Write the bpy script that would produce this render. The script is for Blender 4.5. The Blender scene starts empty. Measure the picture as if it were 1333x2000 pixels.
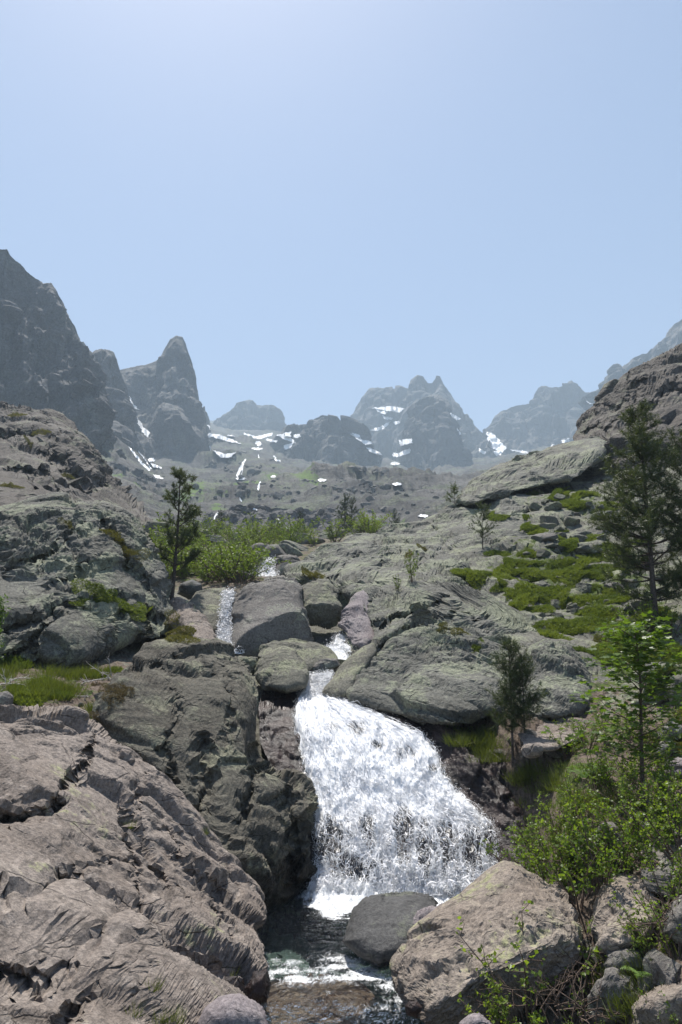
import bpy, math, random, time
import numpy as np
from mathutils import Vector, Matrix
from mathutils.bvhtree import BVHTree
T0 = time.time()
random.seed(7)
RNG = np.random.default_rng(7)
R = math.radians
scene = bpy.context.scene
COL = scene.collection

# ------------------------------------------------------------------ camera, sky, sun, exposure
W, H, FPX = 1333.0, 2000.0, 1400.0
HORIZON = 1340.0
TILT = math.atan((HORIZON - H / 2) / FPX)
CAM = np.array([0.0, 0.0, 4.0])
cam_data = bpy.data.cameras.new('camera')
cam_data.sensor_fit = 'VERTICAL'
cam_data.sensor_height = 36.0
cam_data.lens = 36.0 * FPX / H
cam_data.clip_start = 0.1
cam_data.clip_end = 20000.0
cam = bpy.data.objects.new('camera', cam_data)
COL.objects.link(cam)
cam.location = CAM
cam.rotation_euler = (math.pi / 2 + TILT, 0, 0)
scene.camera = cam

SUN_EL, SUN_AZ = R(68), R(-20)          # azimuth from +Y, positive to the right
SUN_DIR = Vector((math.sin(SUN_AZ) * math.cos(SUN_EL), math.cos(SUN_AZ) * math.cos(SUN_EL), math.sin(SUN_EL)))
world = bpy.data.worlds.new('World')
scene.world = world
world.use_nodes = True
wn, wl = world.node_tree.nodes, world.node_tree.links
bg = wn['Background']
sky = wn.new('ShaderNodeTexSky')
sky.sky_type = 'NISHITA'
sky.sun_disc = False
sky.sun_elevation = SUN_EL
sky.sun_rotation = SUN_AZ
sky.altitude = 1200
sky.air_density = 1.0
sky.dust_density = 2.4
sky.ozone_density = 0.7
wl.new(sky.outputs[0], bg.inputs[0])
bg.inputs[1].default_value = 0.085
sun_data = bpy.data.lights.new('sun', 'SUN')
sun_data.energy = 5.0
sun_data.angle = R(0.53)
sun_data.color = (1.0, 0.955, 0.89)
sun = bpy.data.objects.new('sun', sun_data)
COL.objects.link(sun)
sun.rotation_euler = (-SUN_DIR).to_track_quat('-Z', 'Y').to_euler()
sun.location = (0, 0, 60)
vs = scene.view_settings
vs.view_transform = 'Standard'
vs.look = 'None'
vs.exposure = 1.0
vs.gamma = 1.0
vs.use_curve_mapping = False
cy = scene.cycles
cy.use_denoising = True
cy.max_bounces = 6
cy.diffuse_bounces = 3
cy.glossy_bounces = 3
cy.transparent_max_bounces = 16
cy.transmission_bounces = 4
cy.volume_bounces = 1
cy.caustics_reflective = False
cy.caustics_refractive = False
cy.sample_clamp_indirect = 6.0
HAZE_DENSITY = 0.00041

# ------------------------------------------------------------------ numeric helpers
def rays(px, py):
    px = np.asarray(px, float); py = np.asarray(py, float)
    u = (px - W / 2) / FPX; v = (H / 2 - py) / FPX
    ct, st = math.cos(TILT), math.sin(TILT)
    return np.stack([u, ct - st * v, st + ct * v], -1)

def P(px, py, r):
    """photo pixel + horizontal distance in metres -> point"""
    d = rays(px, py)
    h = np.hypot(d[..., 0], d[..., 1])
    return CAM + d * (np.asarray(r, float) / h)[..., None]

def hash_u(ix, iy, iz, seed):
    h = (ix.astype(np.uint32) * np.uint32(0x8da6b343)) ^ (iy.astype(np.uint32) * np.uint32(0xd8163841)) ^ (iz.astype(np.uint32) * np.uint32(0xcb1ab31f)) ^ np.uint32((seed * 0x9E3779B1) & 0xffffffff)
    h ^= h >> np.uint32(15); h *= np.uint32(0x2c1b3c6d)
    h ^= h >> np.uint32(12); h *= np.uint32(0x297a2d39)
    h ^= h >> np.uint32(15)
    return h

_g = np.array([(1,1,0),(-1,1,0),(1,-1,0),(-1,-1,0),(1,0,1),(-1,0,1),(1,0,-1),(-1,0,-1),(0,1,1),(0,-1,1),(0,1,-1),(0,-1,-1),(1,1,0),(-1,1,0),(0,-1,1),(0,-1,-1)], np.float32)

def perlin(p, seed=0):
    p = np.asarray(p, np.float32)
    i = np.floor(p).astype(np.int32); f = p - i
    w = f * f * f * (f * (f * 6 - 15) + 10)
    out = np.zeros(len(p), np.float32)
    for dx in (0, 1):
        wx = w[:, 0] if dx else 1 - w[:, 0]
        for dy in (0, 1):
            wy = w[:, 1] if dy else 1 - w[:, 1]
            for dz in (0, 1):
                wz = w[:, 2] if dz else 1 - w[:, 2]
                g = _g[hash_u(i[:, 0] + dx, i[:, 1] + dy, i[:, 2] + dz, seed) & np.uint32(15)]
                out += wx * wy * wz * (g[:, 0] * (f[:, 0] - dx) + g[:, 1] * (f[:, 1] - dy) + g[:, 2] * (f[:, 2] - dz))
    return out

def fbm(p, octaves=4, seed=0, gain=0.5, lac=2.03, ridged=False):
    out = np.zeros(len(p), np.float32); a = 1.0; q = np.asarray(p, np.float32)
    for o in range(octaves):
        n = perlin(q, seed + o * 17)
        out += a * ((0.5 - np.abs(n) * 1.6) if ridged else n)
        a *= gain; q = q * lac + 3.7
    return out

def worley(p, seed=0):
    """nearest cells: d1, d2, cell hash, vector to cell point"""
    p = np.asarray(p, np.float32)
    b = np.floor(p - 0.5).astype(np.int32)
    n = len(p)
    d1 = np.full(n, 9.0, np.float32); d2 = np.full(n, 9.0, np.float32)
    hh = np.zeros(n, np.uint32); vec = np.zeros((n, 3), np.float32)
    for dx in (0, 1):
        for dy in (0, 1):
            for dz in (0, 1):
                c = b + np.array([dx, dy, dz], np.int32)
                h = hash_u(c[:, 0], c[:, 1], c[:, 2], seed)
                j = np.stack([(h & np.uint32(255)), (h >> np.uint32(8)) & np.uint32(255), (h >> np.uint32(16)) & np.uint32(255)], -1).astype(np.float32) / 255.0
                v = p - (c + 0.15 + 0.7 * j)
                d = np.sqrt((v * v).sum(-1))
                near = d < d1
                d2 = np.where(near, d1, np.minimum(d2, d))
                d1 = np.where(near, d, d1)
                hh = np.where(near, h, hh)
                vec = np.where(near[:, None], v, vec)
    return d1, d2, hh, vec

def facet(p, seed=0, crack=0.0, tilt=0.75, off=0.34):
    """flat broken faces: every block has its own level and tilt, most of them slight; joints are narrow"""
    d1, d2, h, v = worley(p, seed)
    k = (h * np.uint32(2654435761))
    r = [((k >> np.uint32(s)) & np.uint32(255)).astype(np.float32) / 127.5 - 1 for s in (0, 8, 16, 24)]
    sk = 0.35 + 0.65 * np.abs(r[0])
    d = off * np.sign(r[0]) * np.abs(r[0]) ** 1.6 + tilt * sk * (r[1] * v[:, 0] + r[2] * v[:, 1] + r[3] * v[:, 2])
    gap = d2 * d2 - d1 * d1
    if crack:
        d = d - crack * (1 - np.minimum(gap * 22, 1)) * (0.4 + 0.6 * (r[1] > 0))
    return d

def frame(normal, along):
    """strata frame: rows are the two in-plane axes and the normal"""
    n = np.array(normal, float); n /= np.linalg.norm(n)
    a = np.array(along, float); a -= n * a.dot(n); a /= np.linalg.norm(a)
    return np.stack([a, np.cross(n, a), n])

def tps_fit(X, y, reg=1e-4):
    X = np.asarray(X, float); y = np.asarray(y, float)
    n = len(X)
    d = np.linalg.norm(X[:, None] - X[None], axis=-1)
    K = np.where(d > 0, d * d * np.log(d + 1e-12), 0) + reg * np.eye(n)
    Pm = np.c_[np.ones(n), X]
    A = np.block([[K, Pm], [Pm.T, np.zeros((3, 3))]])
    return X, np.linalg.solve(A, np.r_[y, np.zeros(3)])

def tps_eval(fit, Q):
    X, c = fit; Q = np.asarray(Q, float)
    out = np.empty(len(Q))
    for s in range(0, len(Q), 50000):
        q = Q[s:s + 50000]
        d = np.sqrt(((q[:, None] - X[None]) ** 2).sum(-1))
        out[s:s + 50000] = (d * d * np.log(d + 1e-12)) @ c[:len(X)] + c[len(X)] + q @ c[len(X) + 1:]
    return out

def smooth01(x, a, b):
    t = np.clip((x - a) / (b - a), 0, 1)
    return t * t * (3 - 2 * t)

def grid_faces(nu, nv):
    a = (np.arange(nu - 1)[:, None] * nv + np.arange(nv - 1)[None]).ravel()
    return np.stack([a, a + nv, a + nv + 1, a + 1], -1)

def normals(V, F):
    n = np.cross(V[F[:, 2]] - V[F[:, 0]], V[F[:, -1]] - V[F[:, 1]])
    out = np.zeros_like(V)
    for k in range(3):
        for c in range(F.shape[1]):
            out[:, k] += np.bincount(F[:, c], n[:, k], len(V))
    return out / (np.linalg.norm(out, axis=1, keepdims=True) + 1e-12)

# ------------------------------------------------------------------ object helpers
def tag(o, label=None, cat=None, group=None, kind=None):
    if label: o['label'] = label
    if cat: o['category'] = cat
    if group: o['group'] = group
    if kind: o['kind'] = kind
    return o

def make_mesh(name, V, F, mat, smooth=False, attrs=None):
    V = np.ascontiguousarray(V, np.float32); F = np.ascontiguousarray(F, np.int32)
    me = bpy.data.meshes.new(name)
    k = F.shape[1]
    me.vertices.add(len(V)); me.vertices.foreach_set('co', V.ravel())
    me.loops.add(F.size); me.loops.foreach_set('vertex_index', F.ravel())
    me.polygons.add(len(F)); me.polygons.foreach_set('loop_start', np.arange(0, F.size, k, dtype=np.int32))
    me.polygons.foreach_set('loop_total', np.full(len(F), k, np.int32))
    me.update(calc_edges=True)
    me.polygons.foreach_set('use_smooth', np.full(len(F), smooth, bool))
    for an, av in (attrs or {}).items():
        at = me.attributes.new(an, 'FLOAT', 'POINT')
        at.data.foreach_set('value', np.ascontiguousarray(av, np.float32))
    if mat: me.materials.append(mat)
    return me

def obj(name, V, F, mat, parent=None, smooth=False, attrs=None, origin=None):
    V = np.asarray(V, float)
    if origin is not None:
        V = V - np.asarray(origin)
    o = bpy.data.objects.new(name, make_mesh(name, V, F, mat, smooth, attrs))
    COL.objects.link(o)
    if origin is not None: o.location = origin
    if parent: o.parent = parent
    return o

def empty(name, loc):
    o = bpy.data.objects.new(name, None); COL.objects.link(o)
    o.location = loc; o.empty_display_size = 0.2
    return o

def copy_tree(root):
    c = root.copy(); COL.objects.link(c)
    for ch in root.children:
        k = ch.copy(); COL.objects.link(k); k.parent = c
    return c

# ------------------------------------------------------------------ materials
class Nodes:
    def __init__(self, name):
        self.m = bpy.data.materials.new(name); self.m.use_nodes = True
        self.t = self.m.node_tree; self.n = self.t.nodes; self.l = self.t.links
        self.n.clear()
        self.out = self.n.new('ShaderNodeOutputMaterial')
    def __call__(self, kind, ins=None, **props):
        nd = self.n.new('ShaderNode' + kind)
        for k, v in props.items(): setattr(nd, k, v)
        for k, v in (ins or {}).items():
            s = nd.inputs[k]
            if isinstance(v, bpy.types.NodeSocket): self.l.new(v, s)
            else: s.default_value = v
        return nd
    def noise(self, vec, scale, detail=4, rough=0.6, dist=0.0):
        return self('TexNoise', {'Vector': vec, 'Scale': scale, 'Detail': detail, 'Roughness': rough, 'Distortion': dist}).outputs['Fac']
    def ramp(self, fac, a, b, lo=0.0, hi=1.0):
        return self('MapRange', {'Value': fac, 'From Min': a, 'From Max': b, 'To Min': lo, 'To Max': hi}, interpolation_type='SMOOTHSTEP').outputs[0]
    def mix(self, fac, a, b, mode='MIX'):
        nd = self.n.new('ShaderNodeMix'); nd.data_type = 'RGBA'; nd.blend_type = mode
        for s, v in ((nd.inputs[0], fac), (nd.inputs[6], a), (nd.inputs[7], b)):
            if isinstance(v, bpy.types.NodeSocket): self.l.new(v, s)
            else: s.default_value = (*v, 1) if isinstance(v, tuple) and len(v) == 3 else v
        return nd.outputs[2]
    def math(self, op, a, b=0.0, clamp=False):
        nd = self.n.new('ShaderNodeMath'); nd.operation = op; nd.use_clamp = clamp
        for s, v in zip(nd.inputs, (a, b)):
            if isinstance(v, bpy.types.NodeSocket): self.l.new(v, s)
            else: s.default_value = v
        return nd.outputs[0]
    def attr(self, name):
        return self('Attribute', attribute_name=name).outputs['Fac']

def rock_colour(N, co, scale, c1, c2, lichen, lichen_amt, stain=0.5, pale=None):
    big = N.noise(co, 0.35 * scale, 5, 0.6)
    mid = N.noise(co, 1.7 * scale, 8, 0.68)
    fine = N.noise(co, 14 * scale, 6, 0.7)
    c = N.mix(N.ramp(N.math('ADD', N.math('MULTIPLY', big, 0.6), N.math('MULTIPLY', mid, 0.4)), 0.38, 0.62), c1, c2)
    if pale:
        pw = N.noise(co, 2.6 * scale, 6, 0.62, 1.2)
        c = N.mix(N.ramp(pw, 0.52, 0.68, 0, 0.75), c, pale)
    # lichen: broken crusts
    lk = N.math('ADD', N.math('MULTIPLY', N.noise(co, 0.9 * scale, 6, 0.62), 0.7), N.math('MULTIPLY', N.noise(co, 7 * scale, 6, 0.75), 0.3))
    c = N.mix(N.ramp(lk, 0.60 - 0.22 * lichen_amt, 0.68 - 0.16 * lichen_amt, 0, 0.8), c, lichen)
    # dark mineral / algae stains of their own shape
    st = N.noise(co, 2.3 * scale, 7, 0.7, 0.8)
    c = N.mix(N.ramp(st, 0.54, 0.66, 0, 0.62 * stain), c, tuple(0.25 * x for x in c1))
    grit = N.noise(co, 48 * scale, 4, 0.75)
    # speckle
    sp = N.math('ADD', N.math('MULTIPLY', fine, 0.55), N.math('MULTIPLY', grit, 0.45))
    c = N.mix(0.7, c, N.mix(1.0, c, N.mix(N.ramp(sp, 0.38, 0.62), (0.42, 0.42, 0.42), (1.5, 1.48, 1.45)), 'MULTIPLY'))
    c = N.mix(N.math('MULTIPLY', N.math('SUBTRACT', 1.0, crack_lines(N, co, scale)), 0.7), c, tuple(0.22 * x for x in c1))     # dirt in the joints
    return c, mid, fine

def crack_lines(N, co, scale):
    wv = N('VectorMath', {0: co, 1: N('VectorMath', {0: N('TexNoise', {'Vector': co, 'Scale': 1.1 * scale, 'Detail': 3.0}).outputs['Color'], 'Scale': 0.5 / scale}, operation='SCALE').outputs[0]}, operation='ADD').outputs[0]
    mp = N('Mapping', {'Vector': wv, 'Rotation': (0.5, 0.4, 0.6), 'Scale': (0.55, 1.0, 1.9)}).outputs[0]
    e = N('TexVoronoi', {'Vector': mp, 'Scale': 1.15 * scale}, feature='DISTANCE_TO_EDGE').outputs['Distance']
    gate = N.ramp(N.noise(co, 1.4 * scale, 3, 0.6), 0.47, 0.60, 0, 1)       # joints come and go
    return N.math('SUBTRACT', 1.0, N.math('MULTIPLY', N.ramp(e, 0.0, 0.02, 1, 0), gate))

def rock_bump(N, co, scale, mid, fine, strength, stretch=None):
    crack = crack_lines(N, co, scale)
    mp = N('Mapping', {'Vector': co, 'Rotation': (0.5, 0.4, 0.6), 'Scale': (0.45, 1.0, 2.4)}).outputs[0]
    rid = N('TexNoise', {'Vector': mp, 'Scale': 2.4 * scale, 'Detail': 7.0, 'Roughness': 0.62, 'Lacunarity': 2.2}, noise_type='RIDGED_MULTIFRACTAL').outputs['Fac']
    h = N.math('ADD', N.math('MULTIPLY', mid, 0.25), N.math('MULTIPLY', fine, 0.30))
    h = N.math('ADD', h, N.math('MULTIPLY', rid, 0.36))
    h = N.math('ADD', h, N.math('MULTIPLY', crack, 0.16))
    return N('Bump', {'Height': h, 'Strength': strength, 'Distance': 0.15 / scale}).outputs[0]

def rock_mat(name, c1, c2, lichen=(0.30, 0.33, 0.22), lichen_amt=0.5, scale=1.0, bump=0.8, rough=0.9, stain=0.5, pale=None, wet=None):
    N = Nodes(name)
    co = N('TexCoord').outputs['Object']
    k = lambda t: t and tuple(0.76 * x for x in t)      # dark weathered gneiss
    c1, c2, lichen, pale = k(c1), k(c2), k(lichen), k(pale)
    c, mid, fine = rock_colour(N, co, scale, c1, c2, lichen, lichen_amt, stain, pale)
    if wet is not None:        # splashed rock: dark and glossy up to a ragged line above the water
        z = N('SeparateXYZ', {0: N('NewGeometry').outputs['Position']}).outputs[2]
        wf = N.ramp(N.math('ADD', z, N.math('MULTIPLY', N.math('SUBTRACT', mid, 0.5), 0.9)), wet - 0.08, wet + 0.12, 1, 0)
        c = N.mix(wf, c, N.mix(1.0, c, (0.30, 0.27, 0.25), 'MULTIPLY'))
        rough = N.math('SUBTRACT', rough, N.math('MULTIPLY', wf, 0.6))
    b = N('BsdfPrincipled', {'Base Color': c, 'Roughness': rough, 'Normal': rock_bump(N, co, scale, mid, fine, bump), 'Specular IOR Level': 0.25})
    N.l.new(b.outputs[0], N.out.inputs[0])
    return N.m

def wet_rock_mat(name, c1, c2, rough=0.16, spec=0.5):
    N = Nodes(name)
    co = N('TexCoord').outputs['Object']
    mid = N.noise(co, 1.9, 8, 0.65); fine = N.noise(co, 12, 6, 0.7)
    c = N.mix(N.ramp(mid, 0.4, 0.6), c1, c2)
    b = N('BsdfPrincipled', {'Base Color': c, 'Roughness': N.ramp(fine, 0.35, 0.65, rough, rough + 0.25), 'Specular IOR Level': spec, 'Normal': rock_bump(N, co, 1.0, mid, fine, 0.7)})
    N.l.new(b.outputs[0], N.out.inputs[0])
    return N.m

def ground_mat(name, scale, rock1, rock2, lichen, lichen_amt, grass1, grass2, soil, bump=0.8):
    """rock / soil / turf mixed by the vertex attributes 'soil' and 'turf'"""
    N = Nodes(name)
    co = N('TexCoord').outputs['Object']
    c, mid, fine = rock_colour(N, co, scale, rock1, rock2, lichen, lichen_amt, 0.6)
    brk = N.math('MULTIPLY', N.math('SUBTRACT', N.noise(co, 2.2 * scale, 7, 0.7), 0.5), 1.4)
    sf = N.ramp(N.math('ADD', N.attr('soil'), brk), 0.42, 0.58)
    tf = N.ramp(N.math('ADD', N.attr('turf'), brk), 0.45, 0.6)
    sc = N.mix(N.ramp(fine, 0.35, 0.65), soil, tuple(x * 1.9 for x in soil))
    gc = N.mix(N.ramp(N.noise(co, 3 * scale, 6, 0.7), 0.35, 0.65), grass1, grass2)
    c = N.mix(sf, c, sc); c = N.mix(tf, c, gc)
    b = N('BsdfPrincipled', {'Base Color': c, 'Roughness': 0.95, 'Specular IOR Level': 0.15, 'Normal': rock_bump(N, co, scale, mid, fine, bump)})
    N.l.new(b.outputs[0], N.out.inputs[0])
    return N.m

def leaf_mat(name, c1, c2, trans=0.45, tcol=None, rough=0.45):
    N = Nodes(name)
    rnd = N('NewGeometry').outputs['Random Per Island']
    oi = N('ObjectInfo').outputs['Random']
    f = N.math('ADD', N.math('MULTIPLY', rnd, 0.5), N.math('MULTIPLY', oi, 0.5))
    c = N.mix(f, c1, c2)
    tc = N.mix(1.0, c, tcol or (1.5, 1.5, 0.7), 'MULTIPLY')
    p = N('BsdfPrincipled', {'Base Color': c, 'Roughness': rough, 'Specular IOR Level': 0.35})
    t = N('BsdfTranslucent', {'Color': tc})
    mx = N('MixShader', {0: trans, 1: p.outputs[0], 2: t.outputs[0]})
    N.l.new(mx.outputs[0], N.out.inputs[0])
    return N.m

def plain_mat(name, c1, c2, scale=8.0, rough=0.9, bump=0.5):
    N = Nodes(name)
    co = N('TexCoord').outputs['Object']
    n = N.noise(co, scale, 5, 0.65)
    b = N('BsdfPrincipled', {'Base Color': N.mix(N.ramp(n, 0.35, 0.65), c1, c2), 'Roughness': rough, 'Specular IOR Level': 0.2,
                             'Normal': N('Bump', {'Height': n, 'Strength': bump, 'Distance': 0.03}).outputs[0]})
    N.l.new(b.outputs[0], N.out.inputs[0])
    return N.m

LICHEN = (0.31, 0.32, 0.25)
M = {}
M['slab'] = rock_mat('pinkish slab rock', (0.235, 0.195, 0.166), (0.325, 0.278, 0.243), (0.36, 0.37, 0.20), 0.08, 1.0, 0.9, stain=0.8, pale=(0.40, 0.345, 0.30), wet=-0.02)
M['dome'] = rock_mat('lichened grey rock', (0.148, 0.143, 0.123), (0.21, 0.207, 0.18), (0.305, 0.322, 0.225), 0.62, 0.9, 0.95, stain=0.9)
M['canyon'] = rock_mat('dark green grey rock', (0.12, 0.108, 0.087), (0.178, 0.167, 0.135), (0.27, 0.268, 0.188), 0.48, 1.0, 0.95, stain=0.9, wet=0.7)
M['hillrock'] = rock_mat('pale green grey rock', (0.162, 0.158, 0.136), (0.225, 0.222, 0.192), (0.305, 0.322, 0.225), 0.62, 0.9, 0.95, stain=0.8)
M['brownrock'] = rock_mat('brown grey cliff rock', (0.11, 0.096, 0.083), (0.175, 0.157, 0.138), (0.23, 0.235, 0.17), 0.35, 0.45, 1.0, stain=0.9)
M['boulder'] = rock_mat('grey brown boulder', (0.185, 0.17, 0.155), (0.25, 0.235, 0.215), LICHEN, 0.35, 1.3, 0.7, stain=0.5)
M['greenboulder'] = rock_mat('lichened boulder', (0.155, 0.148, 0.12), (0.215, 0.208, 0.17), (0.29, 0.30, 0.195), 0.55, 1.3, 0.7, stain=0.5)
M['tanboulder'] = rock_mat('tan boulder', (0.26, 0.215, 0.178), (0.345, 0.295, 0.25), (0.34, 0.35, 0.18), 0.22, 1.2, 0.75, stain=0.6, pale=(0.42, 0.36, 0.29), wet=-0.12)
M['darkboulder'] = rock_mat('dark grey boulder', (0.075, 0.074, 0.073), (0.125, 0.123, 0.12), (0.15, 0.16, 0.12), 0.25, 1.4, 0.6, rough=0.7, stain=0.4, wet=0.12)
M['mauveboulder'] = rock_mat('mauve grey boulder', (0.255, 0.22, 0.225), (0.315, 0.28, 0.28), (0.33, 0.32, 0.28), 0.15, 1.8, 0.45, stain=0.25)
M['wet'] = wet_rock_mat('wet dark rock', (0.018, 0.012, 0.011), (0.05, 0.031, 0.027), 0.3, 0.3)
M['bed'] = wet_rock_mat('stream bed rock', (0.13, 0.17, 0.14), (0.25, 0.30, 0.25), 0.4)
M['redbed'] = wet_rock_mat('red brown sunken rock', (0.28, 0.15, 0.105), (0.42, 0.255, 0.19), 0.4)
M['mount'] = rock_mat('mountain rock', (0.115, 0.112, 0.11), (0.175, 0.168, 0.162), (0.18, 0.185, 0.16), 0.3, 0.05, 1.0, stain=0.6)
M['ground'] = ground_mat('hillside ground', 1.0, (0.12, 0.116, 0.10), (0.17, 0.166, 0.142), (0.235, 0.246, 0.17), 0.6, (0.055, 0.085, 0.02), (0.10, 0.12, 0.035), (0.09, 0.07, 0.055))
M['valley'] = ground_mat('valley ground', 0.06, (0.06, 0.058, 0.056), (0.135, 0.13, 0.122), (0.13, 0.145, 0.10), 0.5, (0.09, 0.14, 0.04), (0.13, 0.18, 0.06), (0.15, 0.14, 0.12))

def report(msg):
    print('[%.1fs] %s' % (time.time() - T0, msg))
#@@PART2
# ------------------------------------------------------------------ terrain: one height function, two sheets
G = [  # photo pixel, horizontal distance
 (1100,1510,15),(1300,1660,11.5),(1150,1790,11),(1000,1455,17.5),(1100,1440,17.8),(1200,1430,17.5),(1320,1460,16.5),(1250,1560,14),(1320,1560,13.5),(1060,1630,14),
 (1040,1760,12.5),(1250,1995,9),(1333,1910,9.2),(1450,1700,10),(1500,1500,14),
 (1250,1265,23),(1150,1300,21),(1330,1335,19.5),(1100,1190,27),(1250,1155,28),(1000,1130,30),(1100,1065,34),(1250,1045,36),(1000,1025,40),(1150,962,45),(1300,952,45),(900,1070,37),
 (800,1115,33),(720,1160,29),(700,1082,40),(850,1035,45),(950,980,52),(1250,905,55),(1333,870,58),(1500,900,50),(1500,1050,34),(1500,1250,22),
 (600,1375,20.5),(550,1320,22.5),(640,1298,23.5),(480,1290,26),(560,1240,28),(660,1235,28),(430,1180,30),(350,1185,30),(510,1148,33),(600,1128,36),(380,1135,38),(320,1145,37),
 (450,1092,48),(350,1082,52),(520,1085,50),(600,1076,55),(400,1052,68),(500,1048,72),(620,1048,75),(700,1046,72),(770,1040,62),
 (300,1045,85),(400,1042,90),(500,1040,92),(600,1040,92),(700,1040,90),(800,1030,85),
 (300,1050,115),(500,1052,120),(700,1048,120),(850,1035,110),
 (350,1035,165),(500,1036,170),(620,1035,170),(780,1030,160),(300,985,260),(420,1000,260),(560,990,270),(700,985,260),(820,975,250),
 (350,945,420),(480,955,420),(620,935,420),(760,930,360),(860,935,380),(300,905,560),(420,915,640),(520,900,700),(620,928,700),(760,938,560),(850,942,600),
 (450,865,1000),(540,888,1000),(640,908,1000),(720,915,1000),(850,925,1000),(460,845,1400),(560,855,1400),(700,888,1500),(1000,892,1500),
 (230,960,240),(230,900,400),(180,860,470),(60,860,330),(60,800,480),(-200,760,480),(-200,850,250),(100,850,700),(-100,800,1200),
 (1000,1000,110),(1000,960,220),(1000,930,420),(1000,900,800),(1250,900,110),(1250,900,300),(1250,880,800),(1500,850,110),(1500,860,400),(1500,840,1500),(1250,860,1500),(200,850,1400),
 (60,1355,18),(150,1338,19),(210,1345,18.8),(100,1290,21.5),(230,1280,23),(300,1270,25),(100,1180,31),(100,1130,36),(250,1085,42),(60,1020,60),(200,1010,65),(150,945,90),(60,880,110),(250,985,105),(-100,830,125),
 (-200,1300,20),(-200,1150,34),(-200,1000,65)]
GZ = [  # pixel column, distance, height
 (-200,6,1.2),(100,6,-.8),(400,6,-1.2),(666,6,-1.4),(950,6,-1.2),(1250,6,-.4),(1500,6,.6),
 (400,9,-1),(600,9,-1.3),(750,9,-1.2),(950,9,-.9),(1120,9.3,-.1),
 (100,10,-.2),(300,11,-.6),(520,11,-1.0),(650,11,-1.15),(800,11,-1.0),(520,13,-1.2),(650,13,-1.6),(770,13,-1.5),(900,12.5,-.8),(980,12.8,-.1),
 (560,15.2,-1.2),(700,15.4,-1.5),(850,15.4,-1.3),(960,15,-.7),(1010,15.5,.3),
 (200,14,1.6),(60,15,2.4),(400,15,.0),(500,16.5,.2),(350,17,2.4),(470,19,2.4),(560,19,2.4),(400,22,4.0),
 (650,17.5,.2),(780,17.3,.1),(900,17,.5),(700,19.4,2.7),(820,18.8,2.0),(930,18.5,2.3)]
_q, _e = [], []
for px, py, r in G:
    p = P(px, py, r); _q.append((math.atan2(p[0], p[1]) * 2.2, math.log(r))); _e.append((p[2] - 4) / r)
for px, r, z in GZ:
    _q.append((math.atan((px - W / 2) / FPX / 1.03) * 2.2, math.log(r))); _e.append((z - 4) / r)
TERR = tps_fit(_q, _e, 2e-4)

def terrain_sheet(r0, r1, nr, na, amax):
    az = np.linspace(-amax, amax, na); lr = np.linspace(math.log(r0), math.log(r1), nr)
    # evaluate the smooth height on a coarse lattice and resample
    ca, cr = 121, 121
    A = np.linspace(-amax, amax, ca); L = np.linspace(lr[0], lr[-1], cr)
    E = tps_eval(TERR, np.stack(np.meshgrid(A * 2.2, L, indexing='ij'), -1).reshape(-1, 2)).reshape(ca, cr)
    fa = (az + amax) / (2 * amax) * (ca - 1); fl = (lr - lr[0]) / (lr[-1] - lr[0]) * (cr - 1)
    ia = np.clip(fa.astype(int), 0, ca - 2); il = np.clip(fl.astype(int), 0, cr - 2)
    wa = (fa - ia)[:, None]; wl_ = (fl - il)[None]
    e = (E[ia][:, il] * (1 - wa) * (1 - wl_) + E[ia + 1][:, il] * wa * (1 - wl_) + E[ia][:, il + 1] * (1 - wa) * wl_ + E[ia + 1][:, il + 1] * wa * wl_)
    r = np.exp(lr)[None] * np.ones((na, 1)); a = az[:, None] * np.ones((1, nr))
    jg = np.random.default_rng(na)      # irregular vertices, so broken edges are ragged instead of stepped
    r = r * np.exp((jg.random(r.shape) - 0.5) * 0.8 * (lr[1] - lr[0])); a = a + (jg.random(a.shape) - 0.5) * 0.8 * (az[1] - az[0])
    return np.stack([r * np.sin(a), r * np.cos(a), 4 + r * e], -1).reshape(-1, 3), grid_faces(na, nr)[:, ::-1], r.ravel()

def to_px(V):
    d = V - CAM
    ct, st = math.cos(TILT), math.sin(TILT)
    f = d[:, 1] * ct + d[:, 2] * st; up = -d[:, 1] * st + d[:, 2] * ct
    f = np.maximum(f, 0.1)
    return W / 2 + FPX * d[:, 0] / f, H / 2 - FPX * up / f

def blobs(px, py, lst):
    m = np.zeros(len(px))
    for x, y, rx, ry in lst:
        m = np.maximum(m, 1 - np.clip(np.sqrt(((px - x) / rx) ** 2 + ((py - y) / ry) ** 2), 0, 2) / 2)
    return m

STRATA_R = frame((0.55, 0.5, 0.67), (0.6, 0.3, 0.4))      # foliation of the right hillside
STRATA_V = frame((0.25, -0.15, 0.95), (1.0, 0.25, -0.1))    # benches across the cirque
STRATA_L = frame((-0.55, 0.45, 0.7), (0.5, 0.2, -0.6))    # left bank

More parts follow.
